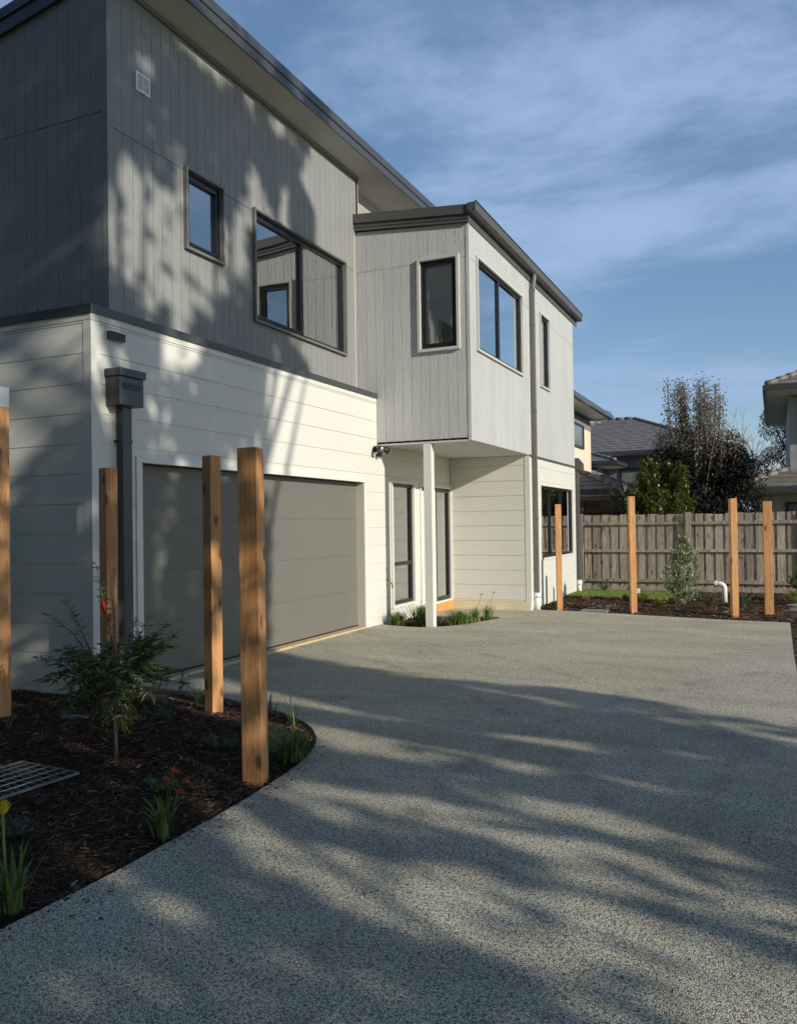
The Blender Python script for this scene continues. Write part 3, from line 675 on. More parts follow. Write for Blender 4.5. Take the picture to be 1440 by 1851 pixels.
# ---- rain head, downpipes, vents
def pipe(y0, y1, x0, x1, z0, z1, m, name='downpipe', parent=house, clips=()):
    mb = MB(); mb.box(x0, x1, y0, y1, z0, z1)
    for z_ in clips: mb.box(x0-.001, x1+.005, y0-.005, y1+.005, z_, z_+.035); mb.box(XF, XF+.02, y0-.03, y0, z_, z_+.03) if x1 > -5.7 and x0 < -5.5 else None
    return H(mb, name, m, parent, .004)
dpipe = pipe(5.985, 6.105, XF+.012, XF+.085, .28, 2.74, char, clips=(2.35,))
mb = MB()
vs = []
for z_, w_, d_ in ((2.70, .0, .0), (2.95, .0, .0)): pass
mb.box(5.85, 6.17, .005, .175, 2.69, 2.955, tfF); mb.box(5.835, 6.185, .004, .195, 2.955, 3.03, tfF)
rh = H(mb, 'rain_head', char, house, .008)
mb = MB(); mb.box(5.895, 6.125, .170, .179, 2.835, 2.895, tfF); H(mb, 'overflow_slot', black, rh)
mb = MB(); mb.box(5.88, 6.07, .0, .05, 3.31, 3.385, tfF); o = H(mb, 'overflow_spout', charw)
mb = MB(); mb.box(5.888, 6.062, .046, .052, 3.318, 3.377, tfF); H(mb, 'opening', black, o)
mb = MB(); mb.tube([(XF+.05, 6.045, -.05), (XF+.05, 6.045, .30)], .055, 14); mb.tube([(XF+.05, 6.045, .22), (XF+.05, 6.045, .31)], .065, 14); H(mb, 'pipe_socket', pvc)
mb = MB(); mb.tube([(XB+.085, 15.02, 6.17), (XB+.085, 15.02, 6.08), (XB+.06, 15.02, 5.9), (XB+.055, 15.02, 5.85)], .045, 10)
mb.box(XB+.012, XB+.085, 14.97, 15.07, .22, 5.9)
for z_ in (5.2, 3.6, 2.72, 1.6): mb.box(XB+.01, XB+.09, 14.965, 15.075, z_, z_+.05)
H(mb, 'downpipe', paint('taupe_downpipe', (.135, .135, .12), .4, .05))
mb = MB(); mb.tube([(XB+.055, 15.02, -.10), (XB+.055, 15.02, .24)], .055, 14); mb.tube([(XB+.055, 15.02, .16), (XB+.055, 15.02, .25)], .066, 14); H(mb, 'pipe_socket', pvc)
mb = MB(); mb.box(XB+.0, XB+.075, 18.66, 18.76, .22, 2.72)
H(mb, 'downpipe', charw)
mb = MB(); mb.sweep([(XB-.02, 2.70), (XB+.16, 2.70), (XB+.16, 2.86), (XB+.06, 2.99), (XB-.02, 2.99)], 18.66, 18.86, 'y'); H(mb, 'rain_head', charw)
mb = MB(); mb.tube([(XB+.04, 18.71, -.10), (XB+.04, 18.71, .24)], .055, 14); mb.tube([(XB+.04, 18.71, .12), (XB+.04, 18.71, .22)], .066, 14); H(mb, 'pipe_socket', pvc)
# wall vent
mb = MB(); va = (6.66, 6.87, 6.10, 6.30)
mb.box(va[0], va[1], .0, .02, va[3]-.02, va[3], tfU); mb.box(va[0], va[1], .0, .02, va[2], va[2]+.02, tfU); mb.box(va[0], va[0]+.02, .0, .02, va[2]+.02, va[3]-.02, tfU); mb.box(va[1]-.02, va[1], .0, .02, va[2]+.02, va[3]-.02, tfU)
for i in range(9):
    z_ = va[2]+.028+i*.0175; mb.box(va[0]+.02, va[1]-.02, .004, .014, z_, z_+.008, tfU)
mb.box((va[0]+va[1])/2-.005, (va[0]+va[1])/2+.005, .012, .017, va[2]+.02, va[3]-.02, tfU)
vn = H(mb, 'wall_vent', pvc); mb = MB(); mb.box(va[0]+.015, va[1]-.015, .001, .003, va[2]+.015, va[3]-.015, tfU); H(mb, 'vent_backing', charw, vn)
# porch post
mb = MB(); px0, px1, py0, py1 = -4.83, -4.70, 11.625, 11.745
mb.box(px0, px1, py0, py1, -.12, 2.774); H(mb, 'porch_post', trimw, house, .004)
# floodlight with two heads and a sensor
fx, fy, fz = XF, 11.52, 2.72
mb = MB(); mb.tube([(fx, fy, fz), (fx+.035, fy, fz)], .05, 14); mb.tube([(fx+.03, fy, fz+.02), (fx+.08, fy, fz+.03)], .018); fl = H(mb, 'floodlight', black)
for s_, dv in ((-1, (.10, -.05, -.045)), (1, (.085, .07, -.05))):
    a_ = Vector((fx+.075, fy+.065*s_, fz+.03)); d_ = Vector(dv); mb = MB()
    mb.tube([a_, a_+d_*.25, a_+d_*.7, a_+d_*1.2], [.025, .034, .042, .052], 14); mb.tube([(fx+.06, fy, fz+.03), a_], .012)
    hd = H(mb, 'lamp_head', black, fl)
    mb = MB(); mb.tube([a_+d_*1.19, a_+d_*1.215], .044, 14); H(mb, 'lens', galv, hd)
mb = MB(); mb.box(fx+.03, fx+.09, fy+.02, fy+.085, fz-.12, fz-.05); mb.tube([(fx+.04, fy, fz-.02), (fx+.055, fy+.04, fz-.07)], .012); H(mb, 'motion_sensor', black, fl, .008)
# garden tap
mb = MB(); ty = 11.90
mb.tube([(XF, ty, .62), (XF+.07, ty, .62), (XF+.10, ty, .60), (XF+.105, ty, .54)], [.014, .016, .014, .013], 8); mb.tube([(XF+.06, ty, .62), (XF+.06, ty, .67)], .01); mb.tube([(XF+.06, ty-.035, .672), (XF+.06, ty+.035, .672)], .008)
mb.tube([(XF+.012, ty, .66), (XF+.012, ty, .86)], .012); H(mb, 'garden_tap', brass)

# ------------------------------------------------------------------ timber posts in the beds
def timber_post(x, y, h, s, rz, label, lean=(0, 0), white_top=0, group='square timber posts standing in the garden beds', z=-.1, sy=None):
    root = empty('timber_post', (x, y, z), R(rz), label, 'post', group); root.rotation_euler = (R(lean[0]), R(lean[1]), R(rz))
    sy = sy or s; a_, b_ = s/2, sy/2; top = h-z
    def col_(z0, z1, e=0):
        mb = MB(); n_ = 12; vs = []
        for i in range(n_+1):
            zz_ = z0+(z1-z0)*i/n_
            for cx_, cy_ in ((-a_, -b_), (a_, -b_), (a_, b_), (-a_, b_)):
                vs.append((cx_+(e if cx_ > 0 else -e), cy_+(e if cy_ > 0 else -e), zz_+(rnd.uniform(-.003, .003) if i == n_ else 0)))
        fs = [(i*4+k, i*4+(k+1) % 4, (i+1)*4+(k+1) % 4, (i+1)*4+k) for i in range(n_) for k in range(4)]+[(3, 2, 1, 0), tuple(n_*4+k for k in range(4))]
        mb.add(vs, fs); return mb
    zt_ = top-(white_top or 0)
    o = col_(0, zt_).build('shaft', postm, root); b = o.modifiers.new('bevel', 'BEVEL'); b.width = .004; b.segments = 2; b.limit_method = 'ANGLE'
    if white_top:
        o = col_(zt_, top, .0012).build('painted_top', pvc, root, bevel=.004)
    return root
timber_post(-5.745, 4.80, 2.715, .125, -10, 'tall timber post with a white painted top at the left edge of the bed', white_top=.165+.0)
timber_post(-5.15, 5.40, 2.064, .11, -14, 'timber post between the young staked tree and the grey front downpipe')
timber_post(-4.205, 5.575, 2.135, .108, -15, 'sunlit timber post standing in front of the garage door left of the nearest post')
timber_post(-2.925, 4.285, 2.032, .125, 13, 'nearest and widest timber post, beside the curved edge of the driveway', lean=(0, -.3))
timber_post(-3.60, 15.10, 1.875, .10, 20, 'short timber post in front of the ground floor window at the back', lean=(0, -.2))
timber_post(-2.27, 15.02, 1.985, .105, 24, 'timber post with a bright right edge beside the stepping stones', lean=(0, -.3))
timber_post(-.605, 14.75, 1.90, .105, 22, 'knotty timber post just right of the white vent pipe')
timber_post(-.085, 15.15, 1.85, .135, 6, 'rightmost timber post, near the right corner of the driveway', sy=.06)

# ------------------------------------------------------------------ rear paling fence
FYY = 19.45
def paling_fence(name, x0, x1, y, zt0, zb_, m, label, pitch=.205, bw=.15, rails=(1.49, .87, .19), postx=(), plinth=True, group=None):
    root = empty(name, ((x0+x1)/2, y, zb_), 0, label, 'fence', group); org = ((x0+x1)/2, y, zb_)
    mb = MB(); x = x0; i = 0
    while x < x1:
        h_ = zt0+rnd.uniform(-.012, .012)+.012*math.sin(x*.9); jw = bw+rnd.uniform(-.008, .008)
        mb.box(x, x+jw, y-.018+rnd.uniform(-.002, .002), y, zb_+.12, h_); mb.box(x+jw-.03, x+pitch+.03, y+.003, y+.018, zb_+.12, h_-.01); x += pitch
    mb.build('palings', m, root, org)
    for z_ in rails:
        xs = [x0]+list(postx)+[x1]
        mb = MB(); 
        for a_, b_ in zip(xs, xs[1:]): mb.box(a_+.004, b_-.004, y-.062, y-.0195, z_-.035+rnd.uniform(-.01, .01), z_+.035)
        mb.build('rail', m, root, org, bevel=.004)
    for px_ in postx:
        mb = MB(); mb.box(px_-.055, px_+.055, y-.115, y-.064, zb_, zt0+.03); mb.build('fence_post', m, root, org, bevel=.004)
    if plinth:
        mb = MB(); mb.box(x0, x1, y-.045, y-.022, zb_, zb_+.17); mb.build('plinth_board', m, root, org)
    return root
paling_fence('paling_fence', -11.0, 9.0, FYY, 1.70, -.10, fencem, 'long weathered grey paling fence across the back of the garden', postx=(-8.9, -6.5, -4.1, -1.72, .68, 3.1, 5.5, 7.9))
paling_fence('paling_fence', -7.0, -3.66, 22.0, 2.10, -.10, brownf, 'taller brown paling fence seen above the left end of the grey fence', rails=(1.83, 1.2, .3), postx=(-4.6,), plinth=False)

# ------------------------------------------------------------------ back garden things
stones = [(-2.95, 15.05), (-2.93, 15.48), (-2.90, 15.90), (-2.88, 16.34), (-2.87, 16.78), (-2.84, 17.15)]
slab = None
for i, (x, y) in enumerate(stones):
    if slab is None:
        mb = MB(); mb.box(-.24, .24, -.13, .13, 0, .045); slab = mb.build('stepping_stone', stoneg, bevel=.008); o = slab
    else: o = slab.copy(); col.objects.link(o)
    o.location = (x, y, -.085); o.rotation_euler = (0, 0, R(rnd.uniform(-3, 3)))
    ordn = ['nearest stepping stone, touching the driveway edge', 'second stepping stone from the driveway', 'third stepping stone from the driveway', 'fourth stepping stone from the driveway', 'fifth stepping stone from the driveway, next to last before the lawn', 'farthest stepping stone, at the lawn edging'][i]
    tag(o, ordn, 'stepping stone', 'grey stepping stones crossing the mulch to the lawn')
# white vent pipe with an elbow
root = empty('vent_pipe', (-.90, 17.15, -.10), 0, 'white plastic vent pipe with a bent top rising from the mulch', 'pipe')
pts = [(.02, 0, 0), (.02, 0, .32)]+[(.02-.09+.09*math.cos(a_), 0, .32+.09*math.sin(a_)) for a_ in [R(k*15) for k in range(1, 7)]]+[(-.10, 0, .41)]
MB().tube(pts, .05, 14).build('pipe', pvc, root)
MB().tube([(-.09, 0, .41), (-.155, 0, .41)], .058, 14, False).build('socket', pvc, root)
MB().tube([(-.12, 0, .41), (-.121, 0, .41)], .05, 14).build('opening', black, root)
# small plant tag
root = empty('plant_tag', (-2.62, 17.9, -.03), R(8), 'small white plant tag with a dark mark stuck in the lawn', 'tag')
MB().box(-.055, .055, -.002, .002, .07, .16).build('card', pvc, root)
MB().box(-.006, .006, -.003, .003, -.03, .08).build('spike', pvc, root)
mb = MB(); mb.add([(-.035, -.0035, .10), (-.005, -.0035, .10), (-.01, -.0035, .14), (-.025, -.0035, .145)], [(0, 1, 2, 3)]); mb.add([(-.0, -.0035, .11), (.012, -.0035, .11), (.012, -.0035, .125), (0, -.0035, .125)], [(0, 1, 2, 3)]); mb.build('printed_mark', black, root)
# rocks at the right
def blob(name, c, s, m, seed=0, lev=3):
    bm = bmesh.new(); bmesh.ops.create_icosphere(bm, subdivisions=lev, radius=1)
    rs = random.Random(seed)
    ph = [rs.uniform(0, 6) for _ in range(6)]
    for v_ in bm.verts:
        p = v_.co.copy(); k = 1+.14*math.sin(p.x*3+ph[0])*math.cos(p.y*2.6+ph[1])+.10*math.sin(p.z*5+ph[2])+.06*math.sin(p.x*8+ph[3])*math.sin(p.y*7+ph[4])
        v_.co = Vector((p.x*k*s[0], p.y*k*s[1], p.z*k*s[2]))
    me = bpy.data.meshes.new(name); bm.to_mesh(me); bm.free(); me.materials.append(m)
    for p in me.polygons: p.use_smooth = True
    o = bpy.data.objects.new(name, me); col.objects.link(o); o.location = c; return o
for i, (c, s, lb) in enumerate([((.42, 15.9, -.06), (.32, .20, .05), 'flat brown rock nearest the right corner of the driveway'), ((.52, 16.7, -.05), (.38, .22, .06), 'wide flat brown rock below the lime green shrub'), ((.60, 15.2, -.06), (.30, .2, .05), 'pale flat rock at the very right of the back bed')]):
    tag(blob('garden_rock', c, s, rock, i), lb, 'rock', 'flat rocks in the back bed')
tag(blob('garden_rock', (-5.20, 5.05, .02), (.13, .06, .02), paint('bluestone', (.16, .17, .18), .8, .2), 9), 'small flat grey stone beside the base of the white topped post', 'rock')

# drain grate in the front bed
root = empty('drain_grate', (-4.17, 3.56, .025), math.atan2(3.794-3.84, -3.936+4.433), 'square galvanised drain grate lying in the mulch', 'drain grate')
gs = .27
mb = MB()
for a_, b_, c_, d_ in ((-gs, gs, -gs, -gs+.006), (-gs, gs, gs-.006, gs), (-gs, -gs+.006, -gs+.006, gs-.006), (gs-.006, gs, -gs+.006, gs-.006)): mb.box(a_, b_, c_, d_, .030, .044)
mb.build('frame', galv, root)
mb = MB()
for i in range(1, 10): y_ = -gs+.006+i*(2*gs-.012)/10; mb.box(-gs+.006, gs-.006, y_-.0016, y_+.0016, .034, .040)
mb.build('bearing_bars', galv, root)
mb = MB()
for i in range(1, 6): x_ = -gs+i*2*gs/6; mb.tube([(x_, -gs+.007, .042), (x_, gs-.007, .042)], .0042, 6)
mb.build('cross_rods', galv, root)
MB().box(-gs, gs, -gs, gs, -.05, -.03).build('pit', black, root)

# ------------------------------------------------------------------ plants
def blades(mb, n_, h0, h1, spread, w_, base=.03, curl=.5, rs=rnd, segs=4):
    for _ in range(n_):
        a_ = rs.uniform(0, 6.283); h_ = rs.uniform(h0, h1); sp_ = spread*rs.uniform(.15, 1); bx, by = rs.gauss(0, base), rs.gauss(0, base)
        ca, sa = math.cos(a_), math.sin(a_); vs = []; wd = w_*rs.uniform(.7, 1.2)
        for i in range(segs+1):
            s_ = i/segs; rr = sp_*(s_**1.3+curl*s_**3*.5); z_ = h_*(s_-curl*.45*s_**3); wi = wd*(1-s_**2.5)*(.6+.4*min(1, s_*4))
            cx_, cy_ = bx+ca*rr, by+sa*rr
            vs += [(cx_-sa*wi/2, cy_+ca*wi/2, z_), (cx_+sa*wi/2, cy_-ca*wi/2, z_+wi*.25)]
        mb.add(vs, [(2*i, 2*i+1, 2*i+3, 2*i+2) for i in range(segs)], True)
    return mb
def leafcard(mb, c, d, up, l, w_, bend=.15):
    d = d.normalized(); s_ = d.cross(up); s_ = s_.normalized() if s_.length > 1e-3 else Vector((1, 0, 0)); nn = s_.cross(d)
    p = [c, c+d*l*.35+s_*w_/2+nn*l*bend*.3, c+d*l*.35-s_*w_/2+nn*l*bend*.3, c+d*l-nn*l*bend*.2]
    mb.add(p, [(0, 1, 3), (0, 3, 2)])
def tuft(x, y, label, n_=60, h0=.15, h1=.3, spread=.2, w_=.008, m=L_lom, base=.03, curl=.5, z=None, cat='plant', group=None, name='strappy_tuft'):
    z = z if z is not None else (.0 if y < 8 else -.07)
    mb = blades(MB(), n_, h0, h1, spread, w_, base, curl)
    o = mb.build(name, m, None, recalc=False); o.location = (x, y, z); tag(o, label, cat, group); return o
LB = 'leafy tufts in the front bed'
tuft(-2.93, 4.72, 'dense dark green grassy tuft right of the nearest post at the bed tip', 230, .16, .32, .25, .008, L_lom, .05, .7)
tuft(-4.80, 4.36, 'tiny green grass shoot in the mulch left of the staked tree', 14, .08, .15, .07, .007, L_lom, .012, name='grass_shoot', cat='grass shoot')
tuft(-5.18, 4.97, 'thin dull green shoot near the foot of the white topped post', 10, .12, .2, .06, .008, L_grey, .015, name='grass_shoot', cat='grass shoot')
tuft(-4.62, 5.90, 'thin grass tuft behind the mulch between the garage and the sunlit post', 12, .14, .24, .18, .010, L_lom, .015, name='grass_shoot', cat='grass shoot')
tuft(-3.80, 5.80, 'small wispy tuft between the sunlit post and the nearest post', 16, .14, .26, .1, .007, L_grey, .02, name='grass_shoot', cat='grass shoot')
tuft(-3.42, 5.52, 'tall wispy grass near the back curve of the front bed', 14, .2, .36, .14, .007, L_lom, .02, name='grass_shoot', cat='grass shoot')
tuft(-5.42, 4.60, 'small pale tuft left behind the drain grate by the tall post', 12, .10, .17, .08, .008, L_grey, .015, name='grass_shoot', cat='grass shoot')
def bushy(x, y, label, r_, h_, n_, m, ll=.03, lw=.008, stems=16, z=None, cat='plant', group=None, name='small_bush', updir=.6, stemmat=stemm):
    z = z if z is not None else (.0 if y < 8 else -.07)
    root = empty(name, (x, y, z), rnd.uniform(0, 6), label, cat, group)
    sm = MB(); lm = MB()
    for k in range(stems):
        a_ = rnd.uniform(0, 6.283); e = rnd.uniform(.15, 1); rr = r_*e; tip = Vector((math.cos(a_)*rr, math.sin(a_)*rr, h_*rnd.uniform(.55, 1)*(1-.35*e*e)))
        mid = tip*.5+Vector((0, 0, h_*.12)); pts = [Vector((0, 0, -.02)), mid, tip]; sm.tube(pts, [.004, .003, .0015], 4, False)
        for j in range(n_//stems):
            s_ = rnd.uniform(.25, 1.02); p = (pts[1]*(s_*2) if s_ < .5 else pts[1].lerp(tip, s_*2-1)); a2 = rnd.uniform(0, 6.283)
            d = Vector((math.cos(a2), math.sin(a2), rnd.uniform(-.2, .9)))+tip.normalized()*updir; leafcard(lm, p, d, Vector((0, 0, 1)), ll*rnd.uniform(.6, 1.3), lw*rnd.uniform(.7, 1.3))
    sm.build('stems', stemmat, root, recalc=False); lm.build('foliage', m, root, recalc=False); return root
bushy(-4.40, 5.16, 'small grey green bush left of the sunlit post', .15, .16, 520, L_grey, .035, .006)
bushy(-3.52, 4.66, 'low silvery ground cover left of the nearest post', .19, .11, 620, L_grey, .035, .008)
bushy(-3.25, 3.80, 'low dark green bush behind the orange flowered plant', .15, .12, 420, L_lom, .03, .009)
bushy(-3.44, 2.98, 'feathery grey green plant behind the yellow flower', .13, .13, 420, L_grey, .03, .005)
bushy(-4.72, 5.05, 'yellowish low seedling under the staked tree', .14, .13, 300, L_dark, .05, .012)
# kangaroo paws
root = empty('orange_kangaroo_paw', (-2.84, 3.33, -.02), 0, 'green strappy plant with orange red flowers on the driveway edge', 'plant')
blades(MB(), 34, .12, .26, .14, .022, .025, .35).build('leaves', L_lom, root, recalc=False)
for sx_, sy_, hh_ in ((.04, .05, .33), (-.02, .08, .27), (.09, .02, .24)):
    mb = MB().tube([(0, .01, 0), (sx_*.5, sy_*.5, hh_*.5), (sx_, sy_, hh_)], [.004, .003, .003], 5); mb.build('flower_stem', stemm, root)
    mb = MB()
    for _ in range(16): leafcard(mb, Vector((sx_, sy_, hh_-.01)), Vector((rnd.gauss(0, 1), rnd.gauss(0, 1), rnd.uniform(-.3, 1.2))), Vector((0, 0, 1)), .045, .010)
    mb.build('flower', L_orange, root, recalc=False)
root = empty('yellow_kangaroo_paw', (-2.86, 2.44, -.02), 0, 'strappy plant with one tall yellow flower at the lower left corner', 'plant')
mb = blades(MB(), 26, .16, .30, .15, .026, .022, .2); mb.build('leaves', L_lom, root, recalc=False)
MB().tube([(0, 0, 0), (-.03, .0, .14), (-.055, .01, .28), (-.06, .01, .40)], [.007, .006, .006, .006], 6).build('flower_stem', L_lime, root)
mb = MB()
for _ in range(26): leafcard(mb, Vector((-.06, .01, .385+rnd.uniform(0, .03))), Vector((rnd.gauss(0, .3), rnd.gauss(0, .3), 1)), Vector((0, 1, 0)), .055, .012)
mb.build('flower', L_yel, root, recalc=False)
# porch bed
tuft(-5.38, 11.82, 'grassy tuft at the left end of the porch bed beside the garage', 190, .20, .36, .22, .013, L_lom, .05, .5)
tuft(-5.02, 11.95, 'large bright grassy tuft just left of the porch post', 260, .28, .50, .24, .013, L_lom, .07, .5)
tuft(-4.50, 12.18, 'round grassy tuft just right of the porch post', 220, .22, .38, .24, .013, L_lom, .06, .5)
for x, y, lb in ((-4.44, 12.80, 'thin tuft with one dry flower spike, middle of the porch bed right side'), (-4.36, 13.2, 'thin tuft with a leaning flower spike at the right tip of the porch bed')):
    root = empty('flowering_tuft', (x, y, -.07), 0, lb, 'plant', 'flowering tufts at the right end of the porch bed')
    blades(MB(), 60, .20, .36, .14, .013, .03, .4).build('leaves', L_lom, root, recalc=False)
    mb = MB().tube([(0, 0, 0), (.04, 0, .26), (.10, .02, .46)], .004, 5); mb.build('flower_stem', L_straw, root)
    mb = MB(); [leafcard(mb, Vector((.10, .02, .45)), Vector((rnd.gauss(0, 1), rnd.gauss(0, 1), .5)), Vector((0, 0, 1)), .05, .012) for _ in range(14)]; mb.build('flower', L_straw, root, recalc=False)
bushy(-4.88, 11.86, 'small red leafed plant against the foot of the porch post', .10, .22, 260, leafmat('red_leaf', [(0, (.22, .04, .04)), (1, (.42, .14, .10))]), .04, .015)
bushy(-5.2, 12.5, 'wispy grey stalks behind the tufts under the entry window', .16, .42, 160, L_grey, .03, .008, 8)
# back bed
for x, y, r_, h_, m_, lb in ((-2.35, 16.3, .22, .25, L_photo, 'lime tinged low plant left of the silver bush'), (-1.95, 15.9, .20, .2, L_lime, 'yellow green seedling in front of the silver bush'), (-1.05, 15.7, .22, .30, L_photo, 'yellow green leafy plant in front of the vent pipe'),
                         (-.52, 16.3, .2, .30, L_grey, 'blue green tuft between the two right hand posts'), (-3.5, 19.0, .16, .26, L_grey, 'small plant by the fence plinth left of the lawn'), (-2.9, 19.1, .16, .24, L_grey, 'small plant by the fence plinth beyond the lawn'), (-2.05, 19.0, .18, .3, L_lime, 'small yellowish plant by the fence plinth behind the silver bush'), (-2.7, 16.9, .12, .14, L_lom, 'low green seedling by the end of the stepping stones'),
                         (-3.45, 16.6, .10, .14, L_straw, 'dry seedling in the mulch beside the house wall')):
    bushy(x, y, lb, r_, h_, 300, m_, .06, .016)
def interp(x, pts):
    if x <= pts[0][0]: return pts[0][1]
    for (a, b), (c, d) in zip(pts, pts[1:]):
        if x <= c: return b+(d-b)*(x-a)/(c-a)
    return pts[-1][1]
def dense_bush(x, y, label, prof, n_, m_, ll, lw, z=-.08, cat='bush', group=None, name='leafy_bush', stems=40, clump=.5, tm=barkm, trunk=.02, seed=1, flat_=1.0):
    """prof(s)->radius at relative height s; total height = prof.h"""
    rs = random.Random(seed); h_ = prof[0]; fr_ = prof[1]
    root = empty(name, (x, y, z), 0, label, cat, group); sm = MB(); lm = MB()
    sm.tube([(0, 0, 0), (rs.gauss(0, .01)*h_, rs.gauss(0, .01)*h_, h_*.5), (0, 0, h_*.92)], [trunk, trunk*.7, trunk*.25], 6)
    for k in range(stems):
        s_ = rs.random()**.8; s_ = .05+.93*s_; a_ = rs.uniform(0, 6.283); rr = fr_(s_)*rs.uniform(.55, 1.08)
        tip = Vector((math.cos(a_)*rr, math.sin(a_)*rr*flat_, s_*h_)); b_ = Vector((0, 0, max(.1*h_, s_*h_-rr*.9))); sm.tube([b_, b_.lerp(tip, .5)+Vector((0, 0, -.03*h_)), tip], [trunk*.35, trunk*.22, trunk*.1], 4, False)
        for j in range(n_//stems):
            q = rs.uniform(.3, 1.05); p = b_.lerp(tip, q)+Vector((rs.gauss(0, 1), rs.gauss(0, 1), rs.gauss(0, 1)))*(.10*clump*max(rr, .15)+.01)
            dd = (tip-b_).normalized()*rs.uniform(.3, 1)+Vector((rs.gauss(0, .6), rs.gauss(0, .6), rs.gauss(.25, .5))); leafcard(lm, p, dd, Vector((rs.gauss(0, .3), rs.gauss(0, .3), 1)), ll*rs.uniform(.6, 1.3), lw*rs.uniform(.7, 1.3))
    sm.build('trunk', tm, root, recalc=False); lm.build('crown', m_, root, recalc=False); return root
o = dense_bush(-1.56, 16.62, 'silver green young bush on a stake with a red ribbon before the paling fence', (1.30, lambda s_: interp(s_, [(0, .10), (.12, .26), (.35, .37), (.6, .31), (.8, .20), (1, .05)])), 7500, L_sil, .06, .026, clump=1.0, stems=110, trunk=.012, seed=4)
MB().box(-.012, .012, -.03, -.008, 0, 1.15).build('stake', stake, o); mb = MB().box(-.05, .03, -.04, .0, 1.08, 1.13); mb.box(-.06, -.02, -.045, -.03, 1.04, 1.1); mb.build('ribbon', redtag, o)
# lime shrubs at right
bushy(.52, 17.6, 'bright lime leafed shrub at the right edge in front of the fence', .42, .75, 700, L_lom, .14, .03, 26)
bushy(.40, 16.9, 'straw coloured low clump at the right edge behind the rocks', .34, .35, 700, L_lime, .08, .012, 26)

# ------------------------------------------------------------------ staked young tree in the front bed
TX, TY = -4.02, 4.26
root = empty('young_tree', (TX, TY, -.02), 0, 'young narrow leafed tree tied to a stake with a red ribbon in the front bed', 'tree')
rs = random.Random(12); sm = MB(); lm = MB(); lm2 = MB()
sm.tube([(.008, -.01, 0), (.015, -.01, .4), (.0, .0, .72), (-.03, 0, .85)], [.009, .009, .008, .006], 6)
camr = Vector((.915, .404, 0)); camf = Vector((-.404, .915, 0))
def shoot(base, tip, nl, ll, lw, sag=.0, mbx=None):
    base = Vector(base); tip = Vector(tip); mid = base.lerp(tip, .5)+Vector((0, 0, sag)); sm.tube([base, mid, tip], [.004, .003, .0012], 5, False)
    for j in range(nl):
        q = rs.uniform(.08, 1.02); p = base.lerp(mid, q*2) if q < .5 else mid.lerp(tip, q*2-1); ax = (tip-base).normalized(); a_ = rs.uniform(0, 6.283)
        side = Vector((math.cos(a_), math.sin(a_), rs.uniform(-.5, .5))); leafcard(mbx or lm, p, side+ax*.55+Vector((0, 0, -.15)), Vector((0, 0, 1)), ll*rs.uniform(.6, 1.25), lw*rs.uniform(.7, 1.2), .3)
def P3(a_, b_, z): return camr*a_+camf*b_+Vector((0, 0, z))
# tall shoots on the left
shoot(P3(0, 0, .72), P3(-.13, .02, 1.34), 44, .055, .012, .03); shoot(P3(-.01, 0, .78), P3(-.09, -.03, 1.22), 30, .055, .012, .02); shoot(P3(0, .03, .75), P3(-.04, .05, 1.24), 14, .05, .012)
shoot(P3(-.12, 0, .62), P3(-.34, .03, 1.10), 30, .06, .010, .05); shoot(P3(-.1, 0, .62), P3(-.47, .04, 1.0), 34, .062, .010, .06); shoot(P3(-.1, .02, .6), P3(-.26, -.1, 1.02), 28, .06, .010, .03)
shoot(P3(-.1, .02, .55), P3(-.52, -.03, .72), 40, .06, .011, .05); shoot(P3(.05, 0, .6), P3(.14, 0, .96), 26, .055, .010, .02); shoot(P3(.05, 0, .6), P3(.24, .03, .98), 40, .055, .009, .03)
for k in range(84):
    a_ = rs.uniform(0, 6.283); e = rs.uniform(.35, 1)
    rx = .46*e*math.cos(a_)+.03; ry = .34*e*math.sin(a_); tz = .58+rs.uniform(-.26, .24)*(1-.3*e)+(.06 if rx > .1 else 0)
    shoot(P3(rx*.25, ry*.25, .52+rs.uniform(-.08, .14)), P3(rx*1.12, ry, tz), 27, .085, .021, .05, lm if rs.random() < .7 else lm2)
for k in range(12):
    a_ = rs.uniform(-.12, .12); shoot(P3(.02, 0, .5), P3(.04+a_, rs.uniform(-.1, .05), .22+rs.uniform(0, .12)), 22, .06, .018, .0, lm2)
for k in range(16):
    shoot(P3(.1, 0, .6), P3(rs.uniform(.12, .42), rs.uniform(-.2, .2), rs.uniform(.72, .95)), 40, .055, .010, .04, lm2)
sm.build('trunk', barkm, root, recalc=False); lm.build('crown', leafmat('shrub_leaf', [(0, (.07, .11, .045)), (.5, (.15, .20, .09)), (1, (.36, .40, .24))]), root, recalc=False); lm2.build('young_leaves', leafmat('olive_leaf', [(0, (.08, .11, .025)), (1, (.22, .25, .07))]), root, recalc=False)
MB().tube([(-.012, .016, 0), (-.006, .018, 1.30)], [.013, .011], 8).build('stake', stake, root)
mb = MB(); mb.tube([P3(-.075, -.02, 1.10), P3(-.06, -.03, 1.06), P3(-.05, -.03, 1.0)], [.012, .016, .008], 6); mb.build('ribbon', redtag, root)

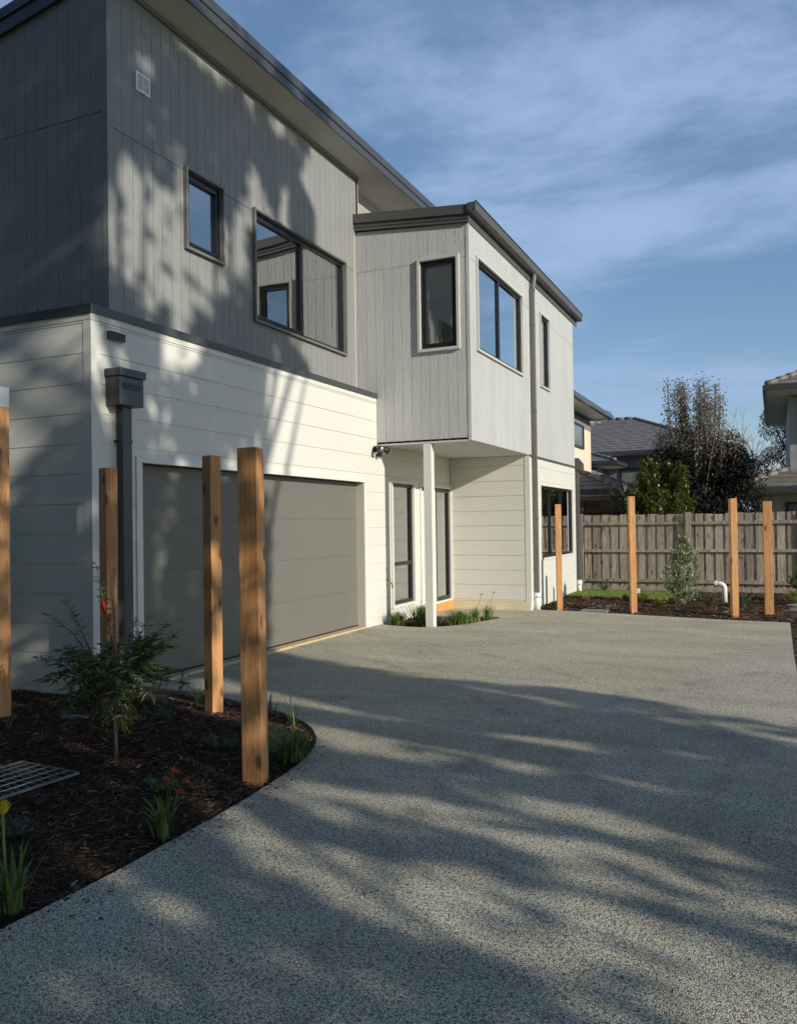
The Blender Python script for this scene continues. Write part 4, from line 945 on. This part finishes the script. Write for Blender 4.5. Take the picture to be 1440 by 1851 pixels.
# ------------------------------------------------------------------ neighbouring houses
def roof_face(mb, a_, b_, c_, d_, n_, lift=.03, th=.025):
    """eave a->b, ridge d->c; n_ stepped courses of tiles"""
    a_, b_, c_, d_ = map(Vector, (a_, b_, c_, d_)); nn = (b_-a_).cross(d_-a_).normalized()
    if nn.z < 0: nn = -nn
    for i in range(n_):
        s0, s1 = i/n_, min(1, (i+1.12)/n_); p0, p1 = a_.lerp(d_, s0), b_.lerp(c_, s0); q0, q1 = a_.lerp(d_, s1), b_.lerp(c_, s1)
        nt = max(1, int((p1-p0).length/.33)); 
        top = []; 
        for k in range(nt+1):
            for hh_, r0, r1 in ((lift, p0, p1), (0.004, q0, q1)):
                top.append(r0.lerp(r1, k/nt)+nn*(hh_+(.012 if k % 2 else 0)))
        low = [p0.lerp(p1, k/nt)+nn*(-.01) for k in range(nt+1)]
        N0 = len(top)
        mb.add(top+low, [(2*k, 2*k+2, 2*k+3, 2*k+1) for k in range(nt)]+[(N0+k, N0+k+1, 2*k+2, 2*k) for k in range(nt)])
def hip_roof(root, org, x0, x1, y0, y1, z, h_, m, courses=10, ridge='x', gutterm=char, soffm=soff, wall_inset=.5):
    mb = MB()
    if ridge == 'x': r0, r1 = (x0+(y1-y0)/2, (y0+y1)/2, z+h_), (x1-(y1-y0)/2, (y0+y1)/2, z+h_)
    else: r0, r1 = ((x0+x1)/2, y0+(x1-x0)/2, z+h_), ((x0+x1)/2, y1-(x1-x0)/2, z+h_)
    A, B, C, D = (x0, y0, z), (x1, y0, z), (x1, y1, z), (x0, y1, z)
    if ridge == 'x': fs = [(A, B, r1, r0), (B, C, r1, r1), (C, D, r0, r1), (D, A, r0, r0)]; hips = [(A, r0), (D, r0), (B, r1), (C, r1), (r0, r1)]
    else: fs = [(A, B, r0, r0), (B, C, r1, r0), (C, D, r1, r1), (D, A, r0, r1)]; hips = [(A, r0), (B, r0), (C, r1), (D, r1), (r0, r1)]
    for q in fs: roof_face(mb, *q, courses)
    rf = mb.build('roof', m, root, org, recalc=False)
    mb = MB()
    for a_, b_ in hips:
        a_ = Vector(a_); b_ = Vector(b_); L_ = (b_-a_).length; k = max(1, int(L_/.4))
        for i in range(k): mb.tube([a_.lerp(b_, i/k)+Vector((0, 0, .05)), a_.lerp(b_, (i+1.05)/k)+Vector((0, 0, .035))], [.095, .08], 6)
    mb.build('ridge_caps', m, rf, org, recalc=False)
    mb = MB(); g_ = .11
    for (a_, b_, c_, d_) in ((x0-g_, x1+g_, y0-g_, y0), (x0-g_, x1+g_, y1, y1+g_), (x0-g_, x0, y0, y1), (x1, x1+g_, y0, y1)): mb.box(a_, b_, c_, d_, z-.14, z-.0)
    mb.build('gutter', gutterm, rf, org)
    mb = MB(); mb.box(x0, x1, y0, y1, z-.17, z-.12); mb.build('soffit', soffm, rf, org)
    return rf
def nb_window(root, org, tf, u0, u1, z0, z1):
    fr = MB(); fr.box(u0, u1, .0, .05, z1, z1+.06, tf); fr.box(u0, u1, .0, .05, z0-.06, z0, tf); fr.box(u0-.06, u0, .0, .05, z0-.06, z1+.06, tf); fr.box(u1, u1+.06, .0, .05, z0-.06, z1+.06, tf)
    w_ = fr.build('window', alu, root, org); g = MB(); g.add([tf(u0, .01, z0), tf(u1, .01, z0), tf(u1, .01, z1), tf(u0, .01, z1)], [(0, 1, 2, 3)]); g.build('pane', rglass, w_, org)
# left neighbour, cream upper storey and low tiled wing
org = (-9, 28, 0); nb = empty('cream_house', org, 0, 'cream rendered two storey house with grey tiles just beyond the left end of the fence', 'house')
mb = MB(); mb.box(-14, -5.93, 23.5, 30.0, -.1, 5.12); mb.build('wall', cream, nb, org)
mb = MB(); mb.box(-14, -5.925, 23.49, 30.01, 4.78, 5.13); mb.build('wall_band', greyr, nb, org)
hip_roof(nb, org, -14.6, -5.33, 22.9, 30.6, 5.40, 1.6, tileL, 14, 'x')
nb_window(nb, org, FX(-5.93), 26.0, 28.6, 4.10, 4.80)
mb = MB(); mb.box(-13.5, -4.55, 25.0, 30.0, -.1, 2.32); mb.build('wing_wall', greyr, nb, org)
hip_roof(nb, org, -13.9, -4.0, 24.5, 33.0, 2.48, 1.75, tileL, 13, 'x', soffm=soff)
# middle house
org = (-8, 45, 0); nb = empty('grey_house', org, 0, 'grey two storey house with a dark tiled hip roof behind the photinia shrubs', 'house')
mb = MB(); mb.box(-12.5, -2.0, 40.6, 50, -.1, 4.7); mb.build('wall', greyr, nb, org)
hip_roof(nb, org, -13.0, -1.6, 40.0, 50.0, 4.85, 2.1, tileL, 14, 'x')
nb_window(nb, org, FY(40.6), -6.6, -4.0, 2.5, 4.0)
mb = MB(); mb.box(-8.15, -7.45, 39.0, 40.6, -.1, 4.1); mb.build('porch_wall', paint('pale_render', (.40, .40, .38), .8), nb, org)
hip_roof(nb, org, -10.5, -6.35, 37.5, 42.0, 4.25, .75, tileL, 5, 'x')
# right house
org = (4, 30, 0); nb = empty('taupe_house', org, 0, 'two storey house with taupe roof tiles at the right edge of the photo', 'house')
mb = MB(); mb.box(-.33, 9.0, 26.6, 36.0, -.1, 2.3); mb.build('lower_wall', beige, nb, org)
hip_roof(nb, org, -.98, 9.6, 26.0, 36.5, 2.47, 2.0, tileR, 15, 'x')
mb = MB(); panel(mb, FY(27.35), .50, 9.0, 2.6, 5.2, (), 'v', .2, .015, -.02, .0); mb.box(.5, 9, 27.36, 35.5, 2.5, 5.2); mb.build('upper_wall', paint('pale_blue_grey_cladding', (.28, .30, .31), .7), nb, org)
hip_roof(nb, org, -.10, 9.6, 26.2, 36.1, 5.42, 2.2, tileR, 15, 'x')
nb_window(nb, org, FY(26.6), .42, 1.9, .9, 1.98)

# ------------------------------------------------------------------ trees beyond the fence
def rnd_dir(rs): 
    v_ = Vector((rs.gauss(0, 1), rs.gauss(0, 1), rs.gauss(0, 1))); return v_.normalized()
def tree_cloud(name, x, y, label, clumps, n_, m_, ll, lw, trunk_h, trunk_r, z=-.1, cat='tree', seed=1, bark=barkm, group=None, up=0.0, limb=.35):
    rs = random.Random(seed); root = empty(name, (x, y, z), 0, label, cat, group); sm = MB(); lm = MB()
    top = Vector((0, 0, trunk_h)); sm.tube([(0, 0, 0), (rs.gauss(0, .03)*trunk_h, rs.gauss(0, .03)*trunk_h, trunk_h*.5), top], [trunk_r, trunk_r*.75, trunk_r*.5], 8)
    tot = sum(c[3]**2 for c in clumps)
    for cx_, cy_, cz_, cr, st_ in clumps:
        c = Vector((cx_, cy_, cz_)); b_ = Vector((0, 0, min(trunk_h, cz_*.75))); sm.tube([b_, b_.lerp(c, .5)+Vector((rs.gauss(0, .06), rs.gauss(0, .06), .05)), c+Vector((0, 0, cr*st_*.7))], [trunk_r*limb, trunk_r*limb*.6, trunk_r*limb*.2], 5, False)
        for j in range(int(n_*cr**2/tot)):
            d = rnd_dir(rs); q = rs.random()**.45; p = c+Vector((d.x*cr*q, d.y*cr*q, d.z*cr*q*st_)); leafcard(lm, p, d*.6+rnd_dir(rs)*.7+Vector((0, 0, up)), Vector((rs.gauss(0, .5), rs.gauss(0, .5), 1)), ll*rs.uniform(.6, 1.3), lw*rs.uniform(.7, 1.2))
    sm.build('trunk', bark, root, recalc=False); lm.build('crown', m_, root, recalc=False); return root
rs = random.Random(5)
# tall bronze tree: upright sparse top over a dark mass
root = empty('bronze_tree', (-1.85, 24.0, -.1), 0, 'tall dense tree with sparse bronze upright branches over a nearly black crown', 'tree')
sm = MB(); lt = MB(); ld = MB()
sm.tube([(0, 0, 0), (0, 0, 1.2), (.05, 0, 2.4)], [.13, .11, .08], 8)
for k in range(64):
    a_ = rs.uniform(0, 6.283); rr = rs.uniform(.1, 1.25); bx, by = math.cos(a_)*rr*.5, math.sin(a_)*rr*.5; tx, ty = math.cos(a_)*rr, math.sin(a_)*rr*.8
    lobe = 1.0 if abs(tx+.55) < .25 or abs(tx-.35) < .3 else .82
    hgt = (5.45-.85*max(0, abs(tx+.1)-.35)**1.2)*lobe*rs.uniform(.86, 1.03)
    pts = [Vector((0, 0, 1.4+rs.uniform(0, .8))), Vector((bx, by, 2.8)), Vector((tx*.9, ty*.9, hgt*.75)), Vector((tx, ty, hgt))]; sm.tube(pts, [.035, .026, .017, .007], 5, False)
    for j in range(340):
        q = rs.uniform(.0, 1.0); p = pts[1].lerp(pts[2], q*2) if q < .5 else pts[2].lerp(pts[3], q*2-1); p = p+Vector((rs.gauss(0, .095), rs.gauss(0, .095), rs.gauss(0, .08)))
        leafcard(lt if p.z > 3.35+rs.gauss(0, .35) else ld, p, rnd_dir(rs)+Vector((0, 0, .6)), Vector((rs.gauss(0, .5), rs.gauss(0, .5), 1)), .085*rs.uniform(.6, 1.3), .036)
for k in range(52):
    a_ = rs.uniform(0, 6.283); rr = rs.uniform(.1, 1.15); c = Vector((math.cos(a_)*rr*1.1+.2, math.sin(a_)*rr*.8, rs.uniform(1.0, 3.8)-.5*max(0, rr-.7)))
    if k > 42: c = Vector((rs.uniform(.7, 1.1), rs.uniform(-.4, .4), rs.uniform(2.3, 3.9)))
    for j in range(480): d = rnd_dir(rs); p = c+d*.46*rs.random()**.4; leafcard(ld, p, d+rnd_dir(rs)*.6, Vector((rs.gauss(0, .5), rs.gauss(0, .5), 1)), .095*rs.uniform(.6, 1.3), .05)
sm.build('trunk', barkm, root, recalc=False); lt.build('bronze_crown', L_red, root, recalc=False); ld.build('dark_crown', L_black, root, recalc=False)
dense_bush(-2.80, 21.3, 'tall glossy green hedge shrub left of its twin, just behind the fence', (3.2, lambda s_: .60*(1-.72*s_**2.6)), 13000, L_photo, .085, .042, seed=21, stems=110, clump=1.3, trunk=.04, group='green hedge shrubs behind the fence', name='hedge_shrub', cat='shrub')
dense_bush(-2.22, 21.5, 'tall glossy green hedge shrub with reddish tips, right of its twin', (3.1, lambda s_: .62*(1-.68*s_**2.8)), 14000, L_photo, .085, .042, seed=22, stems=110, clump=1.3, trunk=.04, group='green hedge shrubs behind the fence', name='hedge_shrub', cat='shrub')
dense_bush(-3.22, 21.6, 'lower green shrub between the yucca and the hedge shrubs', (2.35, lambda s_: .42*(1-.6*s_**2)), 7000, L_photo, .085, .042, seed=23, stems=70, clump=1.3, trunk=.04, name='hedge_shrub', cat='shrub')
# yucca
root = empty('yucca', (-3.66, 23.0, -.1), 0, 'spiky pale yucca head above the fence in front of the grey house', 'plant')
MB().tube([(0, 0, 0), (.03, 0, 1.2), (0, 0, 2.3)], [.08, .07, .06], 8).build('trunk', barkm, root)
mb = MB()
for hx, hy, hz, n_ in ((0, 0, 2.3, 120), (-.35, .1, 2.15, 80), (.28, 0, 2.05, 60)):
    for k in range(n_):
        d = rnd_dir(rs); d.z = abs(d.z)*.9-.15; leafcard(mb, Vector((hx, hy, hz)), d, Vector((0, 0, 1)), rs.uniform(.35, .55), .045, .1)
mb.build('leaves', L_yuc, root, recalc=False)
# far gum at the right, bare branched tree, filler trees
cl = [(rs.gauss(0, 1.1), rs.gauss(0, .9), rs.uniform(3.2, 7.0), rs.uniform(.5, .95), .7) for _ in range(30)]
tree_cloud('gum_tree', 1.0, 46.0, 'dark rounded gum tree beyond the roofs, left of the taupe house', cl, 15000, L_gumfar, .16, .06, 5.0, .22, seed=31)
root = empty('bare_tree', (-.75, 38.0, -.1), 0, 'pale bare branched tree between the bronze tree and the taupe house', 'tree'); mb = MB()
def branch(mb, p, d, l, r_, n_):
    q = p+d*l; mb.tube([p, p.lerp(q, .5)+rnd_dir(rs)*l*.05, q], [r_, r_*.8, r_*.6], 5, False)
    if n_ > 0:
        for _ in range(3): branch(mb, q, (d+rnd_dir(rs)*.65).normalized(), l*rs.uniform(.6, .85), r_*.58, n_-1)
branch(mb, Vector((0, 0, 0)), Vector((.05, 0, 1)), 1.9, .10, 5); mb.build('branches', paleb, root, recalc=False)
cl = [(rs.gauss(0, 1.6), rs.gauss(0, .8), rs.uniform(.8, 2.9), rs.uniform(.4, .8), .7) for _ in range(26)]
tree_cloud('olive_shrub', .3, 33.0, 'loose olive green shrub seen under the bare tree', cl, 9000, leafmat('olive_far_leaf', [(0, (.06, .07, .03)), (1, (.20, .19, .09))]), .13, .05, 1.5, .1, seed=33, cat='shrub')
cl = [(rs.gauss(0, 1.6), rs.gauss(0, .8), rs.uniform(3.0, 5.4), rs.uniform(.5, .9), .6) for _ in range(20)]
tree_cloud('far_tree', -4.0, 54.0, 'distant green tree top left of the bronze tree above the grey roof', cl, 8000, L_gumfar, .18, .07, 3.5, .2, seed=34)

# ------------------------------------------------------------------ street trees behind the camera: their crowns throw the dappled shade
def tri(x, a, b): return min(1.0, max(0.0, (x-a)/(b-a)))
def shade(q, w, ns=.5):
    """how closed the canopy is along the sun ray (q, w)"""
    if w > 9.9: return .5 if q < 7.5 else 0
    edge = interp(w, [(-1, 6.85), (-.05, 6.86), (.3, 6.97), (.76, 7.06), (1.3, 6.55), (1.87, 6.66), (2.6, 6.8), (4.3, 6.75), (4.5, 5.6), (5.0, 6.5), (5.5, 6.6), (5.8, 6.6), (6.1, 8.2), (6.6, 7.6), (6.9, 8.5), (7.5, 8.35), (7.8, 8.2), (8.4, 8.45), (8.8, 8.0), (9.5, 8.2), (10, 8)])
    if q > edge: return 0.0
    if 1.60 < w < 3.15 and 3.96 < q < 4.36: return .02
    if 1.15 < w < 3.3 and 3.13 < q < 3.40: return .22
    if 2.6 < w < 4.4 and 2.75 < q < 2.98: return .35
    if 3.2 < w < 4.9 and 3.66 < q < 3.84: return .2
    if 4.75 < w < 5.25 and 2.72 < q < 3.0: return .1
    if 3.35 < q < 3.6 and 2.6 < w < 3.6: return .5
    d = 1.0 if edge-q > .15 else .85
    if w < 2.2:                                            # driveway bands
        if ns > .76 and q < 5.15: return .8
        if ns < .22 and q > 1.0: return .2
        lo = interp(w, [(-.1, 5.34), (.28, 5.16), (.57, 5.36), (.85, 5.08), (1.4, 5.10), (2.2, 5.3)])
        up = interp(w, [(-.1, 5.04), (.42, 4.64), (.77, 4.37), (1.18, 4.08), (2.2, 4.05)])
        bl = interp(w, [(-.1, 3.5), (.05, 4.05), (.3, 4.2), (.46, 4.17), (.68, 3.94), (.98, 3.5), (1.3, 3.45), (2.2, 3.5)])
        el = interp(w, [(-.1, 2.2), (.15, 2.6), (.44, 2.52), (.68, 2.41), (1.0, 2.6), (1.3, 3.0), (2.2, 3.4)])
        if q > lo: return d
        if q > up: return .04 if w > .2 else .25
        if q > bl: return .95
        if w > 1.15:
            if 2.75 < q < 3.35 and w < 1.35: return .1
            return .9
        if .42 < w < .82 and 3.05 < q < 3.38: return .9
        if q > el: return .05
        if q > 2.1: return .9
        if q > 1.2: return .5 if w < .9 else .88
        return .8
    if w < 4.45: return d*.97
    return d*.93
def street_crowns():
    rs2 = np.random.RandomState(11)
    trunks = [(12.8, -6.6), (13.8, -3.0), (12.2, 1.45), (14.0, 1.0)]
    n_ = 125000; q = -5+13.9*rs2.rand(n_); w = -1.2+12.4*rs2.rand(n_)
    P2 = np.column_stack([q, w]); n1 = vnoise(P2+50, 1.05, 5); n2 = vnoise(P2+9, 2.3, 6); n3 = vnoise(P2*np.array([1, .6])+3, 3.6, 8); n4 = vnoise(P2*np.array([5.2, 1.1])+21, 1.0, 9)
    keep = []
    for i in range(n_):
        s_ = shade(q[i]+.16*(n2[i]-.5)+.12*(n3[i]-.5), w[i], n4[i])
        if w[i] > 4.4 and s_ > 0:                            # dapples high on the wall
            g_ = .55*n1[i]+.45*n3[i]; s_ *= (1.0 if g_ < .60 else .5) if (q[i] < 4.2 and w[i] > 6) else (1.0 if g_ < .57 else (.4 if g_ < .62 else .04)) if w[i] < 5.9 else (1.0 if g_ < .52 else (.3 if g_ < .57 else .04))
        elif w[i] > 2.2 and s_ > 0: 
            g_ = .5*n1[i]+.5*n3[i]; s_ *= 1 if g_ < .60 else .3
        keep.append(rs2.rand() < s_)
    keep = np.array(keep); q, w = q[keep], w[keep]; n_ = len(q)
    ti = np.clip(((q+5)/13.9*4), 0, 3.999).astype(int)
    X = np.array([trunks[i][0] for i in ti])+rs2.randn(n_)*1.2
    C = np.column_stack([X, q-.34*X, w+.41*X])
    for k, (tx, ty) in enumerate(trunks):
        c = C[ti == k]; org_ = Vector((tx, ty, 0)); lb = ['street gum tree farthest behind the camera on the right', 'second street gum tree behind the camera', 'third street gum tree, right of the camera', 'street gum tree nearest the right side garden'][k]
        root = empty('street_tree', org_, 0, lb, 'tree', 'street trees behind the camera shading the driveway')
        nn = len(c); u1 = rs2.randn(nn, 3); u1[:, 2] = u1[:, 2]*.6-.5; u1 /= np.linalg.norm(u1, axis=1)[:, None]; s1 = np.cross(u1, rs2.randn(nn, 3)); s1 /= np.linalg.norm(s1, axis=1)[:, None]
        L_ = .20+.14*rs2.rand(nn); Wd = .08+.045*rs2.rand(nn); B = c-np.array(org_)
        V = np.stack([B-u1*(L_/2)[:, None], B+s1*(Wd/2)[:, None], B+u1*(L_/2)[:, None], B-s1*(Wd/2)[:, None]], 1).reshape(-1, 3)
        me = bpy.data.meshes.new('crown'); me.from_pydata(V.tolist(), [], np.arange(nn*4).reshape(-1, 4).tolist()); me.materials.append(L_gum)
        o = bpy.data.objects.new('crown', me); col.objects.link(o); o.parent = root
        mb = MB(); cen = B.mean(0); mb.tube([(0, 0, -.2), (.1, .1, 3.5), (cen[0]*.4, cen[1]*.4, 6), (cen[0]*.7, cen[1]*.7, 8.5)], [.34, .28, .22, .14], 10)
        for j in range(18):
            e = B[rs2.randint(nn)]; s_ = Vector((cen[0]*.5, cen[1]*.5, 6.8+rs2.rand()*3)); mb.tube([s_, s_.lerp(Vector(e), .5)+Vector((0, 0, .4)), Vector(e)], [.08, .05, .015], 5, False)
        mb.build('trunk', paleb, root)
street_crowns()
first = None  # unseen dark trees added behind the camera, blocking sky light from the front walls
for k, (x, y, sc_) in enumerate(((-21, -8, 1.4), (-15.5, -9, 1.5), (-10, -8.5, 1.35), (-4.5, -10.5, 1.5), (2.0, -12, 1.4))):
    if first is None:
        rs = random.Random(77); cl = []
        for j in range(34):
            zz_ = rs.uniform(1.2, 11.5); rr = 3.2*(1-zz_/14)*math.sqrt(rs.random()); a_ = rs.uniform(0, 6.28); cl.append((math.cos(a_)*rr, math.sin(a_)*rr, zz_, rs.uniform(.9, 1.5), .9))
        first = o = tree_cloud('sky_block_tree', 0, 0, 'x', cl, 9000, L_dark, .5, .22, 8.0, .3, seed=78)
    else: o = copy_tree(first)
    o.location = (x, y, -.1); o.rotation_euler = (0, 0, k*1.3); o.scale = (sc_, sc_, sc_)
    tag(o, ['farthest left of the unseen dark trees added to block sky light', 'second unseen dark tree from the left, added to block sky light', 'middle unseen dark tree, added to block sky light', 'fourth unseen dark tree from the left, added to block sky light', 'rightmost unseen dark tree, added to block sky light'][k], 'tree', 'unseen dark trees added behind the camera to block sky light')

# a few chips spilled over the edge of the slab
P = smp_front(9000); dd = distpoly(P)
P = P[:0]; Q = np.column_stack([-2.9+.6*nr.rand(2600)+.0, 1.9+4.2*nr.rand(2600)]); Q = Q[inpoly(Q)]; dq = distpoly(Q); Q = Q[nr.rand(len(Q)) < np.exp(-dq/.05)*.75]
mb = MB()
for x, y in Q:
    a_ = nr.rand()*6.28; l_ = .006+.022*nr.rand(); w_ = .0025+.003*nr.rand(); c_, s_ = math.cos(a_), math.sin(a_); z_ = gz(y)+.003
    mb.box(-l_/2, l_/2, -w_/2, w_/2, 0, .003, tf=lambda p, q, r_: (x+p*c_-q*s_, y+p*s_+q*c_, z_+r_))
o = mb.build('spilled_bark', L_chip); tag(o, 'loose bark chips spilled from the bed onto the driveway edge', 'bark mulch', None, 'stuff')
# leaf litter on the driveway
mb = MB()
for _ in range(150):
    x = rnd.uniform(-4.5, .2); y = rnd.uniform(2.0, 13.5)
    if not inpoly(np.array([[x, y]]))[0]: continue
    a_ = rnd.uniform(0, 6.28); s_ = rnd.uniform(.006, .018); z_ = gz(y)+.004
    mb.add([(x-s_*math.cos(a_), y-s_*math.sin(a_), z_), (x+s_*.35*math.sin(a_), y-s_*.35*math.cos(a_), z_+.004), (x+s_*math.cos(a_), y+s_*math.sin(a_), z_+.002), (x-s_*.35*math.sin(a_), y+s_*.35*math.cos(a_), z_+.005)], [(0, 1, 2, 3)])
o = mb.build('leaf_litter', L_litter); tag(o, 'scattered dry leaf bits and specks on the driveway', 'leaf litter', None, 'stuff')
